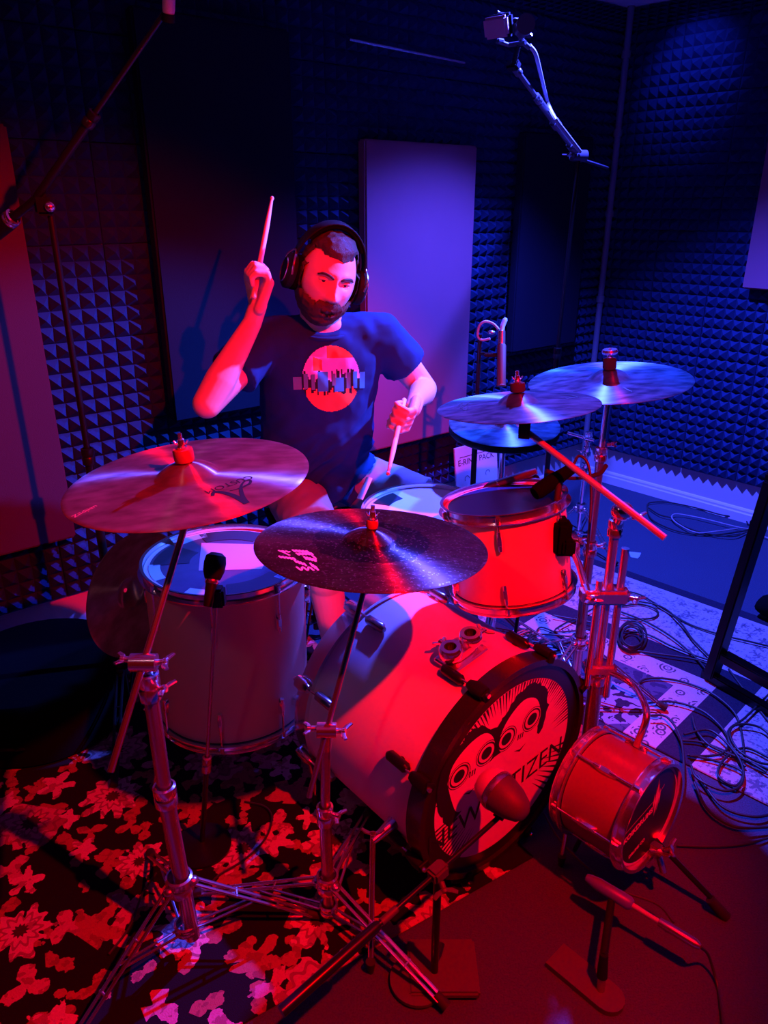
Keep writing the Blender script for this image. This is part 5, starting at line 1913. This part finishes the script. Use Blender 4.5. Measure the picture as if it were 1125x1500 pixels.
# round chest print, laid on the shirt
M_p = [mat('print_pale_lilac', (.55, .45, .95), .7), mat('print_red_orange', (.75, .16, .05), .7), mat('print_near_black', (.006, .006, .01), .8), mat('print_teal', (.03, .5, .75), .7), mat('print_grey', (.12, .3, .4), .7)]
pc0 = at(488, 557, t=2.2)
Fp = V((.14, -.97, .17)).normalized()
XP = UPV.cross(-Fp).normalized() * -1
XP = V((-Fp.y, Fp.x, 0)).normalized()
YP = Fp.cross(XP) * -1
if YP.z < 0:
    YP = -YP
RP = .088
pr_ = MB()
vv = {}
NQ = 84
random.seed(5)
drip = [random.uniform(-.12, .30) for _ in range(60)]
drip2 = [random.uniform(-.55, -.25) for _ in range(60)]
letters = [(-1.30, -1.02, 4, -.30, .12), (-.95, -.80, 4, -.30, .22), (-.70, -.58, 4, -.34, .20), (-.48, -.12, 3, -.40, .26), (.02, .14, 4, -.22, .20), (.10, .42, 3, -.42, .05), (.52, .66, 4, -.34, .22), (.76, .90, 3, -.34, .24), (1.0, 1.2, 3, -.36, .22)]
def cellmat(u, v_):
    for a, b, mi, y0, y1 in letters:
        if a <= u <= b and y0 <= v_ <= y1:
            return mi
    if u * u + v_ * v_ * .78 > 1:
        return None
    i = int((u + 1.5) * 18)
    if v_ > .05 + drip[i % 60]:
        if -.62 < u < -.30 and v_ < .78 - (u + .62) * .4 and v_ > .3:
            return 1
        if v_ > .72 and u > -.15:
            return 1
        return 0
    if v_ < drip2[i % 60]:
        return 1
    return 2
from collections import OrderedDict
n_pt = 2 * int(1.32 * NQ) + 1
cells = []
for i in range(-int(1.32 * NQ / 2), int(1.32 * NQ / 2)):
    for j in range(-int(1.2 * NQ / 2), int(1.2 * NQ / 2)):
        u, v_ = (i + .5) * 2 / NQ, (j + .5) * 2 / NQ
        mi = cellmat(u, v_)
        if mi is not None:
            cells.append((i, j, mi))
def pv(i, j):
    if (i, j) not in vv:
        o_ = pc0 + XP * (i * 2 / NQ * RP) + YP * (j * 2 / NQ * RP) + Fp * .3
        h_, nn, ix, ds = tree.ray_cast(o_, -Fp)
        vv[(i, j)] = pr_.bm.verts.new((h_ if h_ is not None else o_ - Fp * .3) + Fp * .0022)
    return vv[(i, j)]
for i, j, mi in cells:
    f_ = pr_.bm.faces.new([pv(i, j), pv(i + 1, j), pv(i + 1, j + 1), pv(i, j + 1)])
    f_.material_index = mi
pr_.build('chest_print', M_p, person, smooth=180)

# shorts, socks, shoes
so = MB()
so.loft([ring(.57, .15, .13, 0, .02), ring(.64, .175, .14, 0, .01), ring(.74, .172, .135)])
for h_, k_ in ((hipR, knR), (hipL, knL)):
    e_ = h_.lerp(k_, .86)
    so.cone(h_, h_.lerp(k_, .5), .102, .094)
    M = mframe(h_.lerp(k_, .3), e_ - h_)
    Ls = (e_ - h_.lerp(k_, .3)).length
    so.lathe([(0, -.03), (.095, 0), (.092, Ls * .5), (.086, Ls), (0, Ls)], M, 32)
bmk = remesh(so.bm, .007, 4, .5)
for v in bmk.verts:
    v.co = v.co + v.normal * (noise.noise(v.co * 14) * .006 + noise.noise(v.co * 32) * .003)
mb = MB()
mb.bm.free()
mb.bm = bmk
mb.build('shorts', M_shorts, person, smooth=180)
bl = MB()
p_ = at(532, 714, t=2.30)
bl.tube(smooth_path([at(541, 700, t=2.33), at(534, 716, t=2.31), at(527, 731, t=2.30)], 4), .011, 8, flat=.35)
bl.build('hanging_strap', M_belt, person)
for a_, k_, t_ in ((anR, knR, toR), (anL, knL, toL)):
    MB().tube([a_.lerp(k_, .25), a_, a_ - UPV * .02], [.043, .041, .042], 20).build('sock', M_sock, person, smooth=180)
    sho = MB()
    fd_ = (t_ - a_)
    sho.cone(a_ - UPV * .045 - fd_.normalized() * .02, a_ + fd_ * .55 - UPV * .015, .044, .042)
    sho.cone(a_ + fd_ * .5 - UPV * .01, t_ + V((0, 0, .0)), .043, .033)
    b_ = remesh(sho.bm, .007, 3, .5)
    mb = MB()
    mb.bm.free()
    mb.bm = b_
    mb.build('shoe', M_rubber, person, smooth=180)

# drumsticks (held, so things of their own)
def drumstick(grip, tip, back, label):
    d_ = (tip - grip).normalized()
    butt = grip - d_ * back
    Ls = (tip - butt).length
    M = mframe(butt, d_)
    st = MB().lathe([(0, 0), (.005, .0005), (.0075, .004), (.0075, Ls * .72), (.0042, Ls * .955), (.0036, Ls * .962), (.0056, Ls * .975), (.0058, Ls * .985), (.004, Ls * .997), (0, Ls)], M, 18)
    return st.build('drumstick', M_wood, label=label, cat='drumstick', group='drumsticks', smooth=60)
drumstick(gR, tipR, .07, 'wooden drumstick raised upright in the drummer hand on the left of his head')
drumstick(gL, tipL, .07, 'wooden drumstick pointing down over the snare from the lower hand')

# headphones
hp = thing('headphones', 'black closed headphones worn over the bearded drummer hair', 'headphones', HM @ V((0, 0, .13)))
band, pad = MB(), MB()
arc, arc2 = [], []
for k in range(25):
    a = math.pi * k / 24
    arc.append(HM @ V((math.cos(a) * .107, .006 * math.sin(a) - .010, .018 + math.sin(a) * .140)))
    if 5 <= k <= 19:
        arc2.append(HM @ V((math.cos(a) * .098, .006 * math.sin(a) - .010, .020 + math.sin(a) * .129)))
# flat band: wide along the head's depth
def flat_band(mb, pts, wd, th):
    rings = []
    for i, p in enumerate(pts):
        t = (pts[min(i + 1, len(pts) - 1)] - pts[max(i - 1, 0)]).normalized()
        s = hF
        n_ = t.cross(s).normalized()
        s = n_.cross(t).normalized()
        w_ = wd[i] if isinstance(wd, list) else wd
        rings.append([mb.bm.verts.new(p + s * w_ * a + n_ * th * b) for a, b in ((-1, -.4), (-.8, -1), (.8, -1), (1, -.4), (1, .4), (.8, 1), (-.8, 1), (-1, .4))])
    mb.loop_faces(rings)
flat_band(band, arc, [.009 + .015 * min(1, math.sin(math.pi * k / 24) * 1.6) for k in range(25)], .0035)
flat_band(pad, arc2, .022, .006)
band.build('headband', M_black, hp)
pad.build('headband_cushion', M_case, hp)
for sg in (-1, 1):
    Mc = mframe(HM @ V((sg * .086, -.010, -.004)), HM.to_3x3() @ V((sg, .06, .05)), tuple(hU))
    cup = MB().lathe([(.020, .010), (.044, .012), (.047, .018), (.046, .030), (.038, .037), (.02, .040), (0, .040)], Mc @ Matrix.Diagonal((.84, 1.08, 1, 1)), 36).build('ear_cup', M_black, hp)
    MB().lathe([(.022, -.008), (.038, -.010), (.046, -.004), (.046, .010), (.040, .0125), (.022, .012)], Mc @ Matrix.Diagonal((.84, 1.08, 1, 1)), 36, wrap=True).build('ear_pad', M_case, cup)
    MB().lathe([(.030, .0375), (.033, .0385), (.033, .0395), (.030, .041)], Mc @ Matrix.Diagonal((.84, 1.08, 1, 1)), 36).build('cup_ring', M_chrome_worn, cup)
    yk = MB()
    yk.tube(smooth_path([Mc @ V((.040, 0, .026)), Mc @ V((.036, .034, .030)), Mc @ V((0, .060, .022)), Mc @ V((-.036, .034, .030)), Mc @ V((-.040, 0, .026))], 5), .0035, 8)
    yk.build('yoke', M_chrome_worn, hp)
